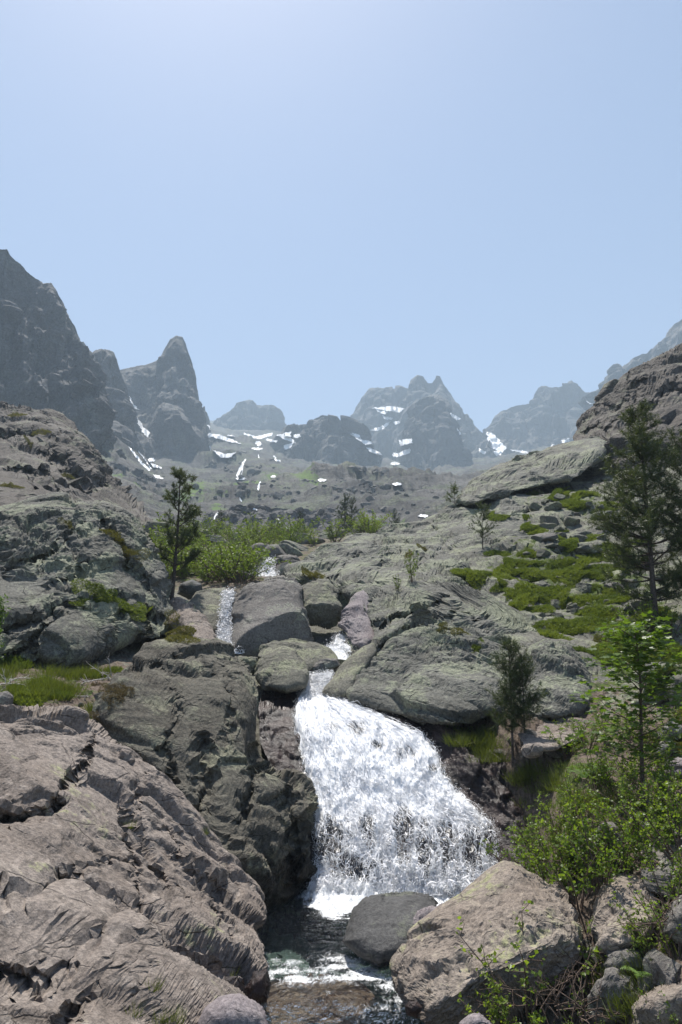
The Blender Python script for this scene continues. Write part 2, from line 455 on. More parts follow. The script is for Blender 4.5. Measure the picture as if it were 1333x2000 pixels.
def rock_disp(V, L, seed, fr=None, flat=2.2, amps=(0.20, 0.10, 0.05, 0.022), crack=0.12, soft=0.25, warp=0.11, along=0.6, ledge=0.05, shape=None):
    q = np.asarray(V, np.float32)
    if fr is not None:
        q = (q @ fr.T.astype(np.float32)) * np.array([along, 1, flat], np.float32)
    q = q / L
    w = np.stack([perlin(q * 0.7 + k * 9.1, seed + 50 + k) for k in range(3)], -1)
    q = q + warp * w
    d = soft * 0.8 * fbm(q * 0.5, 2, seed + 3)
    broken = np.clip(0.55 + 1.5 * perlin(q * 0.45 + 20, seed + 60), 0.12, 1.25)     # some faces are clean, some shattered
    for k, a in enumerate(tuple(amps) + (amps[-1] * 0.5,)):
        if k == 2 and shape:       # the big breaks get a slope a few centimetres wide, the fine ones stay crisp
            for _ in range(4): d = blur_grid(d, *shape)
        if a: d += (1.15, 1.4, 1.35, 1.35, 1.3)[k] * a * facet(q * (2.3 ** k), seed + 7 * k, crack=crack * (1.6, 1.1, 0.8, 0.5, 0.3)[k]) * (1 if k < 1 else broken)
    if fr is not None and ledge:      # bedding ledges: each bed overlaps the next with a sharp lip
        for sp, am in ((1.1, 1.0), (2.7, 0.25)):
            s = q[:, 2] * sp + 0.8 * perlin(q * np.array([0.9, 0.9, 0.5], np.float32) * sp * 0.6, seed + 33)
            f = s - np.floor(s)
            f = np.where(f < 0.86, f / 0.86, (1 - f) / 0.14)
            on = np.clip(0.25 + 1.8 * perlin(q * 0.8 * sp, seed + 35), 0, 1)
            d += ledge * am * (f - 0.5) * on
    return d * L

def blur_grid(d, a, b):
    g = np.pad(d.reshape(a, b), 1, mode='edge')
    return (0.64 * g[1:-1, 1:-1] + 0.09 * (g[:-2, 1:-1] + g[2:, 1:-1] + g[1:-1, :-2] + g[1:-1, 2:])).ravel()

# near ground
V, F, rr = terrain_sheet(5.0, 78.0, 310, 480, R(39))
px, py = to_px(V)
n = normals(V, F)
bank = blobs(px, py, [(1180,1560,230,190),(1250,1850,200,170),(60,1340,230,60),(450,1090,230,60),(980,1440,80,40)])
soil = np.clip(bank * 1.5, 0, 1)
rocky = 1 - smooth01(bank, 0.15, 0.5)
d = rock_disp(V, 1.9, 5, STRATA_R, 1.5, amps=(0.24, 0.12, 0.05, 0.02), shape=(480, 310)) * (0.25 + 0.5 * rocky) * np.clip(rr / 24, 0.35, 1.6)
V = V + n * blur_grid(blur_grid(d, 480, 310), 480, 310)[:, None]
turf = blobs(px, py, [(60,1340,200,55),(450,1090,300,95),(1120,1520,120,90),(950,1440,90,40),(1180,1160,220,110),(1080,1100,170,70),(1120,980,110,30),(1230,1300,160,70)])
turf = np.clip(turf, 0, 1) * 0.62
near_ground = obj('ground', V, F, M['ground'], smooth=False, attrs={'soil': soil * 0.75, 'turf': turf})
tag(near_ground, kind='structure')
report('near ground')

# valley floor and cirque
V, F, rr = terrain_sheet(70.0, 2600.0, 260, 500, R(36))
px, py = to_px(V)
n = normals(V, F)
L = np.clip(rr * 0.075, 9, 70)
q = V / 34.0
d = 0.05 * fbm(q * 0.4, 3, 11) * np.clip(rr * 0.30, 10, 170)
d2 = np.zeros(len(V))
for L0, lo, hi in ((11, 60, 330), (30, 200, 900), (64, 600, 4000)):
    wgt = smooth01(np.log(rr), math.log(lo), math.log(lo * 1.7)) * (1 - smooth01(np.log(rr), math.log(hi * 0.7), math.log(hi * 1.2)))
    if L0 == 11: wgt = 1 - smooth01(np.log(rr), math.log(hi * 0.7), math.log(hi * 1.2))
    k = wgt > 0.001
    d2[k] += wgt[k] * rock_disp(V[k], L0, 21 + L0, STRATA_V, 2.4, amps=(0.20, 0.13, 0.09, 0.05), crack=0.14, soft=0.4, along=0.5, ledge=0.14) * 0.8
fade = smooth01(rr, 72, 110)
V = V + n * (blur_grid(blur_grid(d + d2, 500, 260), 500, 260) * fade)[:, None]
V[:, 2] -= (1 - smooth01(rr, 70, 84)) * 1.5
turf = blobs(px, py, [(375,962,70,14),(430,985,40,10),(495,962,45,9),(470,965,30,8),(540,945,40,8),(600,952,45,8),(230,925,40,10),(255,945,30,8),(590,1000,40,10),(720,1015,60,12),(640,1010,70,10),(500,1020,60,8),(780,1015,40,10),(830,905,60,14),(470,1012,60,8)])
valley = obj('valley_terrain', V, F, M['valley'], smooth=True, attrs={'soil': np.zeros(len(V)), 'turf': np.clip(turf * 0.66, 0, 1)})
tag(valley, kind='structure')
report('valley')

# ------------------------------------------------------------------ mountains: ridge line, front face, back slope
def mountain(name, ridge, r_top, base_py, r_base, seed, Lf=0.055, step=2.2, nv=88, ridge_amp=0.35, prof=1.35, amp=1.0):
    ridge = np.array(ridge, float)
    seg = np.r_[0, np.cumsum(np.hypot(*np.diff(ridge[:, :2], axis=0).T))]
    ns = max(24, int(seg[-1] / step))
    t = np.linspace(0, seg[-1], ns)
    rx = np.interp(t, seg, ridge[:, 0]); ry = np.interp(t, seg, ridge[:, 1])
    rt = np.interp(t, seg, ridge[:, 2]) if ridge.shape[1] > 2 else np.full(ns, r_top)
    # broken skyline
    jag = (fbm(np.stack([t / 30, t * 0, t * 0 + seed], -1), 5, seed, gain=0.6) * 9 + 4 * facet(np.stack([t / 9, t * 0, t * 0 + seed], -1), seed)) * ridge_amp
    ry = ry + jag
    bx = np.array(base_py, float)
    by = np.interp(rx, bx[:, 0], bx[:, 1])
    by = np.maximum(by, ry + 14)
    top = P(rx, ry, rt)
    base = P(rx, by, rt * (r_base / r_top))
    back = P(rx, by + 30, rt * 1.12); back[:, 2] = np.minimum(base[:, 2] - 20, top[:, 2] - 40)
    nb = max(12, nv // 6)
    v = np.linspace(0, 1, nv)
    zz = top[:, None, 2] + (base[:, None, 2] - top[:, None, 2]) * v[None, :]
    hx = v ** prof
    fr = np.stack([top[:, None, k] + (base[:, None, k] - top[:, None, k]) * hx[None] for k in (0, 1)] + [zz], -1)
    vb = np.linspace(1, 0, nb, endpoint=False)
    zb = top[:, None, 2] + (back[:, None, 2] - top[:, None, 2]) * (vb ** 1.0)[None]
    bk = np.stack([top[:, None, k] + (back[:, None, k] - top[:, None, k]) * (vb ** 1.1)[None] for k in (0, 1)] + [zb], -1)
    V = np.concatenate([bk, fr], 1)
    nn = V.shape[1]
    V = V.reshape(-1, 3); F = grid_faces(ns, nn)
    n = normals(V, F)
    if n[:, 1].mean() > 0 and (n[nb:, 1]).mean() > 0:
        F = F[:, ::-1]; n = -n
    L = r_top * Lf
    vv = np.tile(np.r_[-vb, v], ns)
    fade = 0.16 + 0.84 * smooth01(np.abs(vv), 0.0, 0.12)
    q = V * np.array([1, 1, 0.5])
    d = rock_disp(q, L, seed, None, amps=(0.36, 0.22, 0.12, 0.06), crack=0.16, soft=0.5, shape=(ns, nn))
    d += 0.62 * L * fbm(V * np.array([1, 1, 0.28]) / (L * 1.5), 4, seed + 5, ridged=True)
    d = blur_grid(d, ns, nn)
    V = V + n * (d * fade * amp)[:, None]
    o = obj(name, V, F, M['mount'], smooth=False)
    return tag(o, kind='structure')

mountain('far_peak', [(395,850),(405,838),(430,818),(455,800),(462,787),(476,782),(486,780),(500,790),(515,792),(534,794),(540,815),(546,838),(556,836),(575,842),(592,856),(620,880)], 1700, [(390,880),(620,890)], 1450, 101, 0.035)
mountain('flat_topped_peak', [(660,890),(684,842),(700,812),(712,775),(722,760),(740,756),(760,760),(785,758),(800,768),(830,790)], 1650, [(660,905),(850,905)], 1380, 103, 0.04, prof=1.1)
mountain('twin_tower_peak', [(775,860),(790,800),(797,760),(803,742),(815,733),(828,735),(838,748),(842,748),(847,742),(851,733),(860,734),(866,748),(880,768),(892,790),(905,805),(915,822),(935,840),(960,852),(985,868),(1030,886)], 1500, [(770,915),(1040,905)], 1280, 107, 0.036, ridge_amp=0.2, amp=0.75)
mountain('tower_buttress', [(770,935),(790,890),(806,830),(818,790),(840,772),(858,771),(872,782),(880,812),(893,838),(905,868),(915,900),(925,935)], 1180, [(765,962),(930,962)], 980, 109, 0.04)
mountain('dark_knoll', [(545,905),(562,880),(580,856),(596,834),(612,818),(630,811),(645,812),(658,824),(676,826),(688,845),(700,868),(722,890),(740,905)], 1050, [(540,935),(640,958),(745,945)], 850, 111, 0.045, prof=1.1)
mountain('serrated_peak', [(930,880),(955,842),(970,812),(985,800),(1010,792),(1036,788),(1042,772),(1052,757),(1066,753),(1080,757),(1094,755),(1106,750),(1116,744),(1126,758),(1140,766),(1150,776),(1172,768),(1200,790),(1260,800)], 1650, [(920,900),(1270,905)], 1400, 113, 0.035)
mountain('hazy_right_ridge', [(1150,790),(1180,752),(1196,735),(1208,718),(1222,712),(1240,697),(1262,690),(1280,676),(1300,660),(1312,640),(1324,630),(1345,612),(1400,560),(1500,500)], 1250, [(1150,850),(1500,880)], 1000, 115, 0.03)
mountain('notch_crag', [(388,830),(395,800),(400,792),(405,812),(408,832),(414,850)], 1000, [(380,890),(420,890)], 920, 117, 0.02, nv=60)
mountain('needle_peak', [(205,790),(222,740),(236,722),(262,716),(290,711),(305,706),(316,696),(325,678),(334,662),(345,655),(356,658),(364,672),(370,692),(377,712),(381,738),(387,768),(391,800),(396,850),(400,900),(405,940)], 800, [(200,905),(300,925),(400,955)], 690, 119, 0.05, ridge_amp=0.2, prof=1.2, amp=0.6)
mountain('stepped_cliff', [(130,700),(150,668),(163,668),(172,682),(182,688),(192,682),(206,681),(220,688),(228,700),(230,716),(238,732),(250,770),(258,805),(268,850),(285,890)], 640, [(120,900),(300,935)], 555, 121, 0.05)
mountain('great_left_cliff', [(-420,330),(-250,400),(-120,440),(-40,470),(0,487),(14,487),(22,500),(45,520),(60,538),(76,548),(84,553),(100,552),(112,570),(124,590),(134,618),(148,640),(156,664),(160,695),(166,740),(172,790),(184,850),(196,900)], 480, [(-420,860),(0,870),(200,930)], 405, 123, 0.06, ridge_amp=0.3, nv=110, prof=1.15)
mountain('rock_step', [(610,1000),(640,980),(668,950),(700,934),(740,924),(790,920),(830,928),(860,945),(885,985)], 400, [(600,1018),(900,1018)], 335, 131, 0.05, amp=0.5, nv=70, ridge_amp=0.5)
mountain('rock_step', [(380,1026),(410,1004),(450,992),(500,986),(545,992),(580,998),(640,1000),(700,1006),(740,1025)], 210, [(370,1052),(750,1052)], 178, 132, 0.05, amp=0.6, nv=50, ridge_amp=0.5)
mountain('rock_step', [(398,945),(420,918),(450,903),(490,905),(530,908),(570,918),(610,935),(640,950)], 800, [(390,965),(650,965)], 720, 133, 0.03, amp=0.8, nv=50, ridge_amp=0.5)
mountain('rock_step', [(170,890),(200,898),(235,905),(280,930),(330,962),(380,985),(420,1005)], 390, [(170,990),(430,1030)], 300, 134, 0.03, amp=0.8, nv=80, ridge_amp=0.5)
report('mountains')
#@@PART3
# ------------------------------------------------------------------ rocks traced as outlines, given distance, thickness and strata
def outline_radius(poly, c, nth=1440, smooth=2):
    th = np.linspace(-math.pi, math.pi, nth, endpoint=False)
    d = np.stack([np.cos(th), np.sin(th)], -1)
    a = np.array(poly, float) - c; b = np.roll(a, -1, 0); e = b - a
    out = np.zeros(nth)
    for p0, ed in zip(a, e):
        den = d[:, 0] * ed[1] - d[:, 1] * ed[0]
        den = np.where(np.abs(den) < 1e-9, 1e-9, den)
        t = (p0[0] * ed[1] - p0[1] * ed[0]) / den
        s = (p0[0] * d[:, 1] - p0[1] * d[:, 0]) / den
        ok = (s >= -1e-6) & (s <= 1 + 1e-6) & (t > 0)
        out = np.where(ok, np.maximum(out, t), out)
    k = np.exp(-0.5 * (np.arange(-3 * smooth, 3 * smooth + 1) / max(smooth, 1)) ** 2); k /= k.sum()
    out = np.convolve(np.r_[out[-40:], out, out[:40]], k, 'same')[40:-40]
    return th, out

ROCKS = []
def rock(name, label, cat, poly, depth, thick, mat, n=90, L=0.8, seed=1, fr=None, flat=2.0, power=2.6, back=None,
         amps=(0.20, 0.10, 0.05, 0.022), crack=0.12, soft=0.2, group=None, centre=None, smooth=3, amp=1.0, smooth_shade=False, kind=None, cuts=(), grooves=(), ledge=0.05):
    """poly: outline in photo pixels; depth: one distance or [(px, py, distance), ...] for the rim; thick: how far the front bulges (m)"""
    n = max(36, int(n * 0.72))
    poly = np.array(poly, float)
    c = np.array(centre, float) if centre else (poly.min(0) + poly.max(0)) / 2
    th, rad = outline_radius(poly, c, smooth=smooth * 2)
    g = np.linspace(-1, 1, n)
    X, Y = [a.ravel() for a in np.meshgrid(g, g, indexing='ij')]
    jg = np.random.default_rng(seed); cell = 2.0 / (n - 1); inner = (np.maximum(np.abs(X), np.abs(Y)) < 1 - cell)
    X = X + inner * (jg.random(n * n) - 0.5) * 0.85 * cell; Y = Y + inner * (jg.random(n * n) - 0.5) * 0.85 * cell      # irregular vertices: ragged breaks, no stair steps
    rho = np.maximum(np.abs(X), np.abs(Y))
    big = np.abs(X) >= np.abs(Y)
    with np.errstate(divide='ignore', invalid='ignore'):
        ang = np.where(big, np.pi / 4 * np.nan_to_num(Y / X), np.pi / 2 - np.pi / 4 * np.nan_to_num(X / Y))
    sgn = np.where(np.where(big, X, Y) < 0, np.pi, 0)
    ang = (ang + sgn + np.pi) % (2 * np.pi) - np.pi
    SP = 0.90
    phi = np.where(rho < SP, np.pi / 2 * rho / SP, np.pi / 2 + np.pi / 2 * (rho - SP) / (1 - SP))
    s = np.abs(np.sin(phi)) ** (2 / power); cc = np.sign(np.cos(phi)) * np.abs(np.cos(phi)) ** (2 / power)
    rr = np.interp(ang, np.r_[th, np.pi], np.r_[rad, rad[0]])
    px = c[0] + rr * s * np.cos(ang); py = c[1] + rr * s * np.sin(ang)
    if np.isscalar(depth):
        r = np.full(len(px), float(depth))
    else:
        dd = np.array(depth, float)
        if len(dd) >= 4:
            fit = tps_fit(dd[:, :2] / 100, np.log(dd[:, 2]), 1e-3); r = np.exp(tps_eval(fit, np.stack([px, py], -1) / 100))
        else:
            A = np.c_[np.ones(len(dd)), dd[:, :2]]; k = np.linalg.lstsq(A, dd[:, 2], rcond=None)[0]; r = k[0] + k[1] * px + k[2] * py
    back = back or thick
    r = r - np.where(cc > 0, thick * cc, back * cc)
    for line, wd, dp in grooves:      # named joints and undercuts: polyline in pixels, half width, depth in m
        ln = np.array(line, float); best = np.full(len(px), 1e9)
        jx = px + 16 * fbm(np.stack([px / 26, py / 26, px * 0], -1), 3, seed + 5); jy = py + 16 * fbm(np.stack([px / 26, py / 26, px * 0 + 7], -1), 3, seed + 6)
        for a_, b_ in zip(ln[:-1], ln[1:]):
            ab = b_ - a_; t = np.clip(((jx - a_[0]) * ab[0] + (jy - a_[1]) * ab[1]) / (ab @ ab), 0, 1)
            best = np.minimum(best, np.hypot(jx - a_[0] - t * ab[0], jy - a_[1] - t * ab[1]))
        r = r + np.where(cc > 0, dp * np.maximum(0, 1 - best / (1.5 * wd)) ** 1.3, 0)
    V = P(px, py, np.maximum(r, 3.0))
    F = grid_faces(n, n)
    nn = normals(V, F)
    ctr = V.mean(0)
    if ((V - ctr) * nn).sum() < 0:
        F = F[:, ::-1]; nn = -nn
    for cn, off in cuts:       # flat fracture planes: unit-ish normal, distance from the centre in m
        cn = np.array(cn, float); cn /= np.linalg.norm(cn)
        ex = (V - ctr) @ cn - off
        V = V - np.maximum(ex, 0)[:, None] * cn * 0.92
    if cuts: nn = normals(V, F)
    d = blur_grid(rock_disp(V, L, seed, fr, flat, amps, crack, soft, ledge=ledge, shape=(n, n)) * amp, n, n)
    if seed == 31: d = blur_grid(d, n, n)
    d -= d.mean()
    V = V + nn * d[:, None]
    o = obj(name, V, F, M[mat], smooth=smooth_shade, origin=V.mean(0))
    ROCKS.append(o)
    return tag(o, label, cat, group, kind)

# left foreground slab
rock('rock_slab', 'huge pinkish brown fractured slab sloping down to the pool', 'rock',
     [(-330,1420),(-120,1372),(0,1378),(90,1385),(150,1400),(190,1430),(215,1465),(255,1485),(300,1530),(345,1570),(385,1610),(430,1660),(480,1705),(512,1742),(518,1770),(500,1800),(510,1850),(505,1900),(490,1940),(470,1990),(440,2100),(250,2160),(-100,2200),(-330,2100)],
     [(0,1380,14.0),(215,1465,14.2),(345,1570,13.8),(512,1745,13.0),(505,1900,10.8),(440,2080,8.6),(0,2150,7.0),(-330,1420,13.5),(-330,2100,7.0),(100,1750,10.6)],
     0.9, 'slab', n=440, L=1.35, seed=31, fr=frame((0.52, -0.35, 0.78), (0.62, 0.2, -0.72)), flat=1.8, power=3.2, back=2.5,
     amps=(0.22, 0.14, 0.06, 0.024), crack=0.2, soft=0.3, centre=(60,1760), ledge=0.0,
     grooves=[([(255,1490),(262,1560),(255,1650),(270,1720),(275,1800),(285,1870),(260,1950)], 7, 0.20), ([(190,1440),(160,1500),(120,1540),(75,1585)], 6, 0.28), ([(-80,1575),(20,1605),(80,1600),(110,1585)], 17, 0.55),
              ([(-60,1770),(30,1790),(85,1760),(110,1725)], 16, 0.5), ([(-40,1890),(60,1915),(130,1890),(190,1850),(225,1800)], 15, 0.45), ([(130,1990),(190,1930),(230,1880)], 10, 0.3), ([(300,1700),(360,1760),(420,1790),(450,1850)], 7, 0.2),
              ([(120,1720),(200,1690),(250,1680)], 7, 0.2), ([(340,1880),(400,1900),(440,1940)], 9, 0.3), ([(320,1620),(380,1700),(440,1740)], 5, 0.12)])
# canyon wall left of the waterfall
rock('rock_outcrop', 'tall dark green-grey rock buttress left of the big waterfall', 'rock',
     [(205,1420),(235,1320),(262,1280),(300,1258),(345,1255),(400,1258),(440,1275),(478,1300),(492,1345),(505,1400),(512,1470),(545,1500),(590,1530),(606,1570),(612,1640),(606,1700),(570,1750),(520,1790),(430,1800),(330,1700),(250,1600)],
     [(235,1330,17.6),(345,1256,19.8),(440,1275,19.6),(500,1380,17.6),(512,1470,16.8),(606,1570,16.4),(606,1700,15.8),(430,1800,14.6),(250,1600,15.2)],
     1.15, 'canyon', n=330, L=1.3, seed=33, fr=frame((0.3, -0.2, 0.9), (0.7, 0, -0.5)), flat=1.4, power=3.0, back=2.0, amps=(0.20, 0.10, 0.05, 0.024), crack=0.2, soft=0.25, centre=(420,1500), ledge=0.07,
     grooves=[([(395,1450),(400,1540),(380,1600)], 18, 0.5), ([(330,1330),(345,1400),(320,1470),(350,1560)], 8, 0.25), ([(440,1300),(452,1380),(440,1460)], 7, 0.15), ([(505,1480),(490,1540),(470,1600)], 12, 0.35), ([(300,1300),(380,1310),(430,1330)], 6, 0.15), ([(560,1560),(575,1640),(570,1720)], 16, 0.4)])
# big lichened dome
rock('rock_outcrop', 'massive lichened grey rock dome behind the grassy ledge', 'rock',
     [(-420,1040),(-150,1000),(0,1002),(60,982),(110,974),(200,977),(240,995),(272,1015),(295,1055),(312,1090),(326,1130),(335,1180),(336,1230),(325,1252),(285,1250),(245,1262),(200,1275),(165,1292),(110,1300),(40,1290),(-60,1320),(-420,1350)],
     [(110,974,29.5),(0,1002,29),(-420,1040,29),(272,1015,28.6),(335,1180,26.5),(325,1250,24.5),(165,1292,22.0),(40,1290,21.6),(-420,1350,21.5)],
     2.3, 'dome', n=380, L=1.9, seed=35, fr=frame((-0.45, -0.3, 0.84), (0.8, 0.1, 0.35)), flat=1.35, power=2.7, back=4, amps=(0.20, 0.13, 0.075, 0.035), crack=0.24, soft=0.2, centre=(90,1150),
     grooves=[([(-100,1225),(40,1215),(150,1180),(240,1170),(310,1205)], 9, 0.6), ([(30,1290),(80,1240),(110,1200)], 7, 0.5), ([(170,1290),(215,1240),(240,1190)], 8, 0.5), ([(205,1020),(235,1070),(265,1110),(300,1160)], 6, 0.45), ([(270,1262),(285,1230),(290,1200)], 10, 0.7), ([(0,1120),(80,1090),(150,1040)], 6, 0.4), ([(60,1170),(130,1130),(200,1090)], 6, 0.35)])
# left background spur
rock('rocky_spur', 'brown rocky spur rising behind the lichened dome', 'rock',
     [(-420,700),(-200,760),(-60,785),(0,790),(30,803),(60,810),(92,812),(118,820),(140,832),(165,858),(182,888),(200,915),(222,935),(240,962),(262,985),(300,1005),(330,1050),(300,1100),(0,1120),(-420,1100)],
     [(0,790,120),(92,812,112),(182,888,100),(240,962,92),(330,1050,70),(0,1100,44),(-420,1100,46),(-420,700,130),(100,950,78)],
     6, 'brownrock', n=300, L=7.5, seed=37, fr=frame((0.35, -0.1, 0.9), (0.8, 0.2, -0.45)), flat=1.9, power=3.0, back=18, amps=(0.22, 0.14, 0.08, 0.04), crack=0.3, centre=(30,960),
     grooves=[([(-60,850),(40,850),(100,880),(170,960)], 9, 3.5), ([(0,920),(80,925),(150,985)], 8, 3.0), ([(60,815),(95,850),(120,900)], 6, 2.5), ([(20,1000),(90,960),(130,1000),(240,1010)], 8, 2.5), ([(140,835),(150,890),(200,950)], 6, 2.0)])
# right skyline crag, slab and hillside masses
rock('rock_crag', 'steep brown crag forming the skyline above the large pine', 'rock',
     [(1118,862),(1130,835),(1145,812),(1160,788),(1185,762),(1205,744),(1232,722),(1260,705),(1300,685),(1340,667),(1420,630),(1560,590),(1640,800),(1500,900),(1333,930),(1240,925),(1180,900)],
     [(1125,850,66),(1205,744,72),(1340,667,78),(1560,590,85),(1333,925,52),(1180,895,55),(1560,880,55)],
     3.2, 'brownrock', n=250, L=4.6, seed=41, fr=STRATA_R, ledge=0.05, flat=1.5, power=3.0, back=14, amps=(0.17, 0.10, 0.055, 0.025), crack=0.3, centre=(1310,820), grooves=[([(1140,850),(1210,830),(1280,790),(1340,750)], 8, 1.6), ([(1190,880),(1260,850),(1340,800)], 7, 1.3), ([(1230,730),(1250,770),(1230,820)], 6, 1.2), ([(1150,800),(1200,800),(1260,760)], 5, 0.9)])
rock('rock_slab', 'long leaning slab of pale rock overhanging the juniper slope', 'rock',
     [(884,985),(900,955),(940,928),(985,912),(1040,888),(1080,872),(1130,855),(1170,848),(1186,856),(1180,880),(1160,905),(1130,932),(1060,948),(990,965),(920,985)],
     [(884,985,46),(985,912,55),(1170,848,58),(1160,905,50),(1060,948,47),(920,985,44)], 2.2, 'hillrock', n=190, L=2.8, seed=43, fr=STRATA_R, flat=1.5, power=2.6, back=6, crack=0.15)
rock('rock_outcrop', 'broad pale outcrop below the leaning slab carrying a thin pine', 'rock',
     [(850,1015),(880,985),(930,968),(1010,955),(1060,962),(1050,990),(1000,1005),(1090,1020),(1080,1050),(1000,1065),(940,1090),(880,1100),(830,1060)],
     [(850,1010,45),(1010,955,49),(1090,1020,41),(940,1090,34),(830,1060,40)], 1.2, 'hillrock', n=190, L=2.4, seed=45, fr=STRATA_R, flat=1.6, power=2.8, back=4, crack=0.15)
rock('rock_outcrop', 'wide green-grey whaleback of slanting rock right of the stream', 'rock',
     [(555,1130),(580,1100),(620,1072),(680,1052),(740,1037),(800,1022),(860,1008),(905,1020),(940,1060),(925,1095),(895,1125),(905,1160),(950,1185),(1020,1215),(1068,1242),(1020,1262),(940,1262),(860,1232),(800,1250),(760,1275),(728,1285),(722,1230),(700,1165),(640,1145)],
     [(580,1105,37),(740,1037,45),(860,1008,47),(940,1060,38),(900,1130,30.5),(1060,1245,24.5),(860,1235,23.2),(740,1275,22.4),(705,1165,27.5),(600,1135,33)],
     0.9, 'hillrock', n=330, L=2.4, seed=47, fr=STRATA_R, flat=1.7, power=3.0, back=3, amps=(0.20, 0.10, 0.045, 0.02), crack=0.24, centre=(800,1140), grooves=[([(640,1140),(700,1090),(760,1050)], 4, 0.5), ([(720,1180),(790,1130),(850,1090)], 4, 0.5), ([(740,1215),(800,1200),(880,1180)], 7, 0.7), ([(860,1060),(900,1090),(880,1130)], 6, 0.7), ([(700,1150),(750,1100),(800,1065)], 3.5, 0.35), ([(800,1240),(860,1200),(960,1210)], 5, 0.4)])
rock('rock_outcrop', 'bulging lichened outcrop above the right side of the big waterfall', 'rock',
     [(676,1352),(690,1330),(715,1300),(745,1272),(790,1242),(850,1222),(905,1228),(960,1245),(1010,1280),(1045,1310),(1040,1350),(985,1390),(940,1410),(890,1420),(840,1412),(780,1398),(720,1378),(690,1368)],
     [(676,1352,19.8),(790,1242,22.8),(905,1228,23.4),(1045,1310,21.5),(940,1410,18.4),(840,1412,18.4),(720,1378,19.4)],
     1.0, 'hillrock', n=280, L=1.4, seed=49, fr=STRATA_R, flat=2.0, power=2.8, back=2.5, amps=(0.20, 0.11, 0.055, 0.025), crack=0.2)
rock('rock_outcrop', 'blocky grey outcrop behind the slender young pines', 'rock',
     [(1015,1290),(1040,1265),(1080,1255),(1110,1262),(1140,1292),(1160,1330),(1155,1375),(1120,1400),(1060,1412),(1020,1400),(1005,1350)],
     [(1080,1255,21.5),(1160,1330,20.6),(1120,1400,18.8),(1020,1400,18.8)], 0.9, 'hillrock', n=170, L=1.0, seed=51, fr=STRATA_R, flat=1.6, power=3.2, amps=(0.24, 0.12, 0.06, 0.025), crack=0.2)
rock('rock_slab', 'flat pinkish slab lying at the foot of the blocky outcrop', 'rock',
     [(1010,1430),(1050,1405),(1110,1398),(1150,1412),(1140,1440),(1090,1462),(1030,1468)],
     [(1080,1400,19),(1010,1440,17.3),(1140,1440,17.3)], 0.35, 'slab', n=90, L=0.8, seed=53, power=3.4, flat=3, fr=frame((0, -0.1, 1), (1, 0, 0)))
rock('rock_outcrop', 'mossy brown rock below the lone pine on the left', 'rock',
     [(325,1185),(345,1165),(375,1178),(395,1200),(412,1225),(425,1258),(422,1282),(380,1275),(335,1262)],
     [(345,1165,27.5),(412,1225,25),(422,1282,23.3),(335,1262,23.6)], 0.8, 'slab', n=120, L=0.9, seed=55, power=2.8, fr=STRATA_L)
report('outcrops')

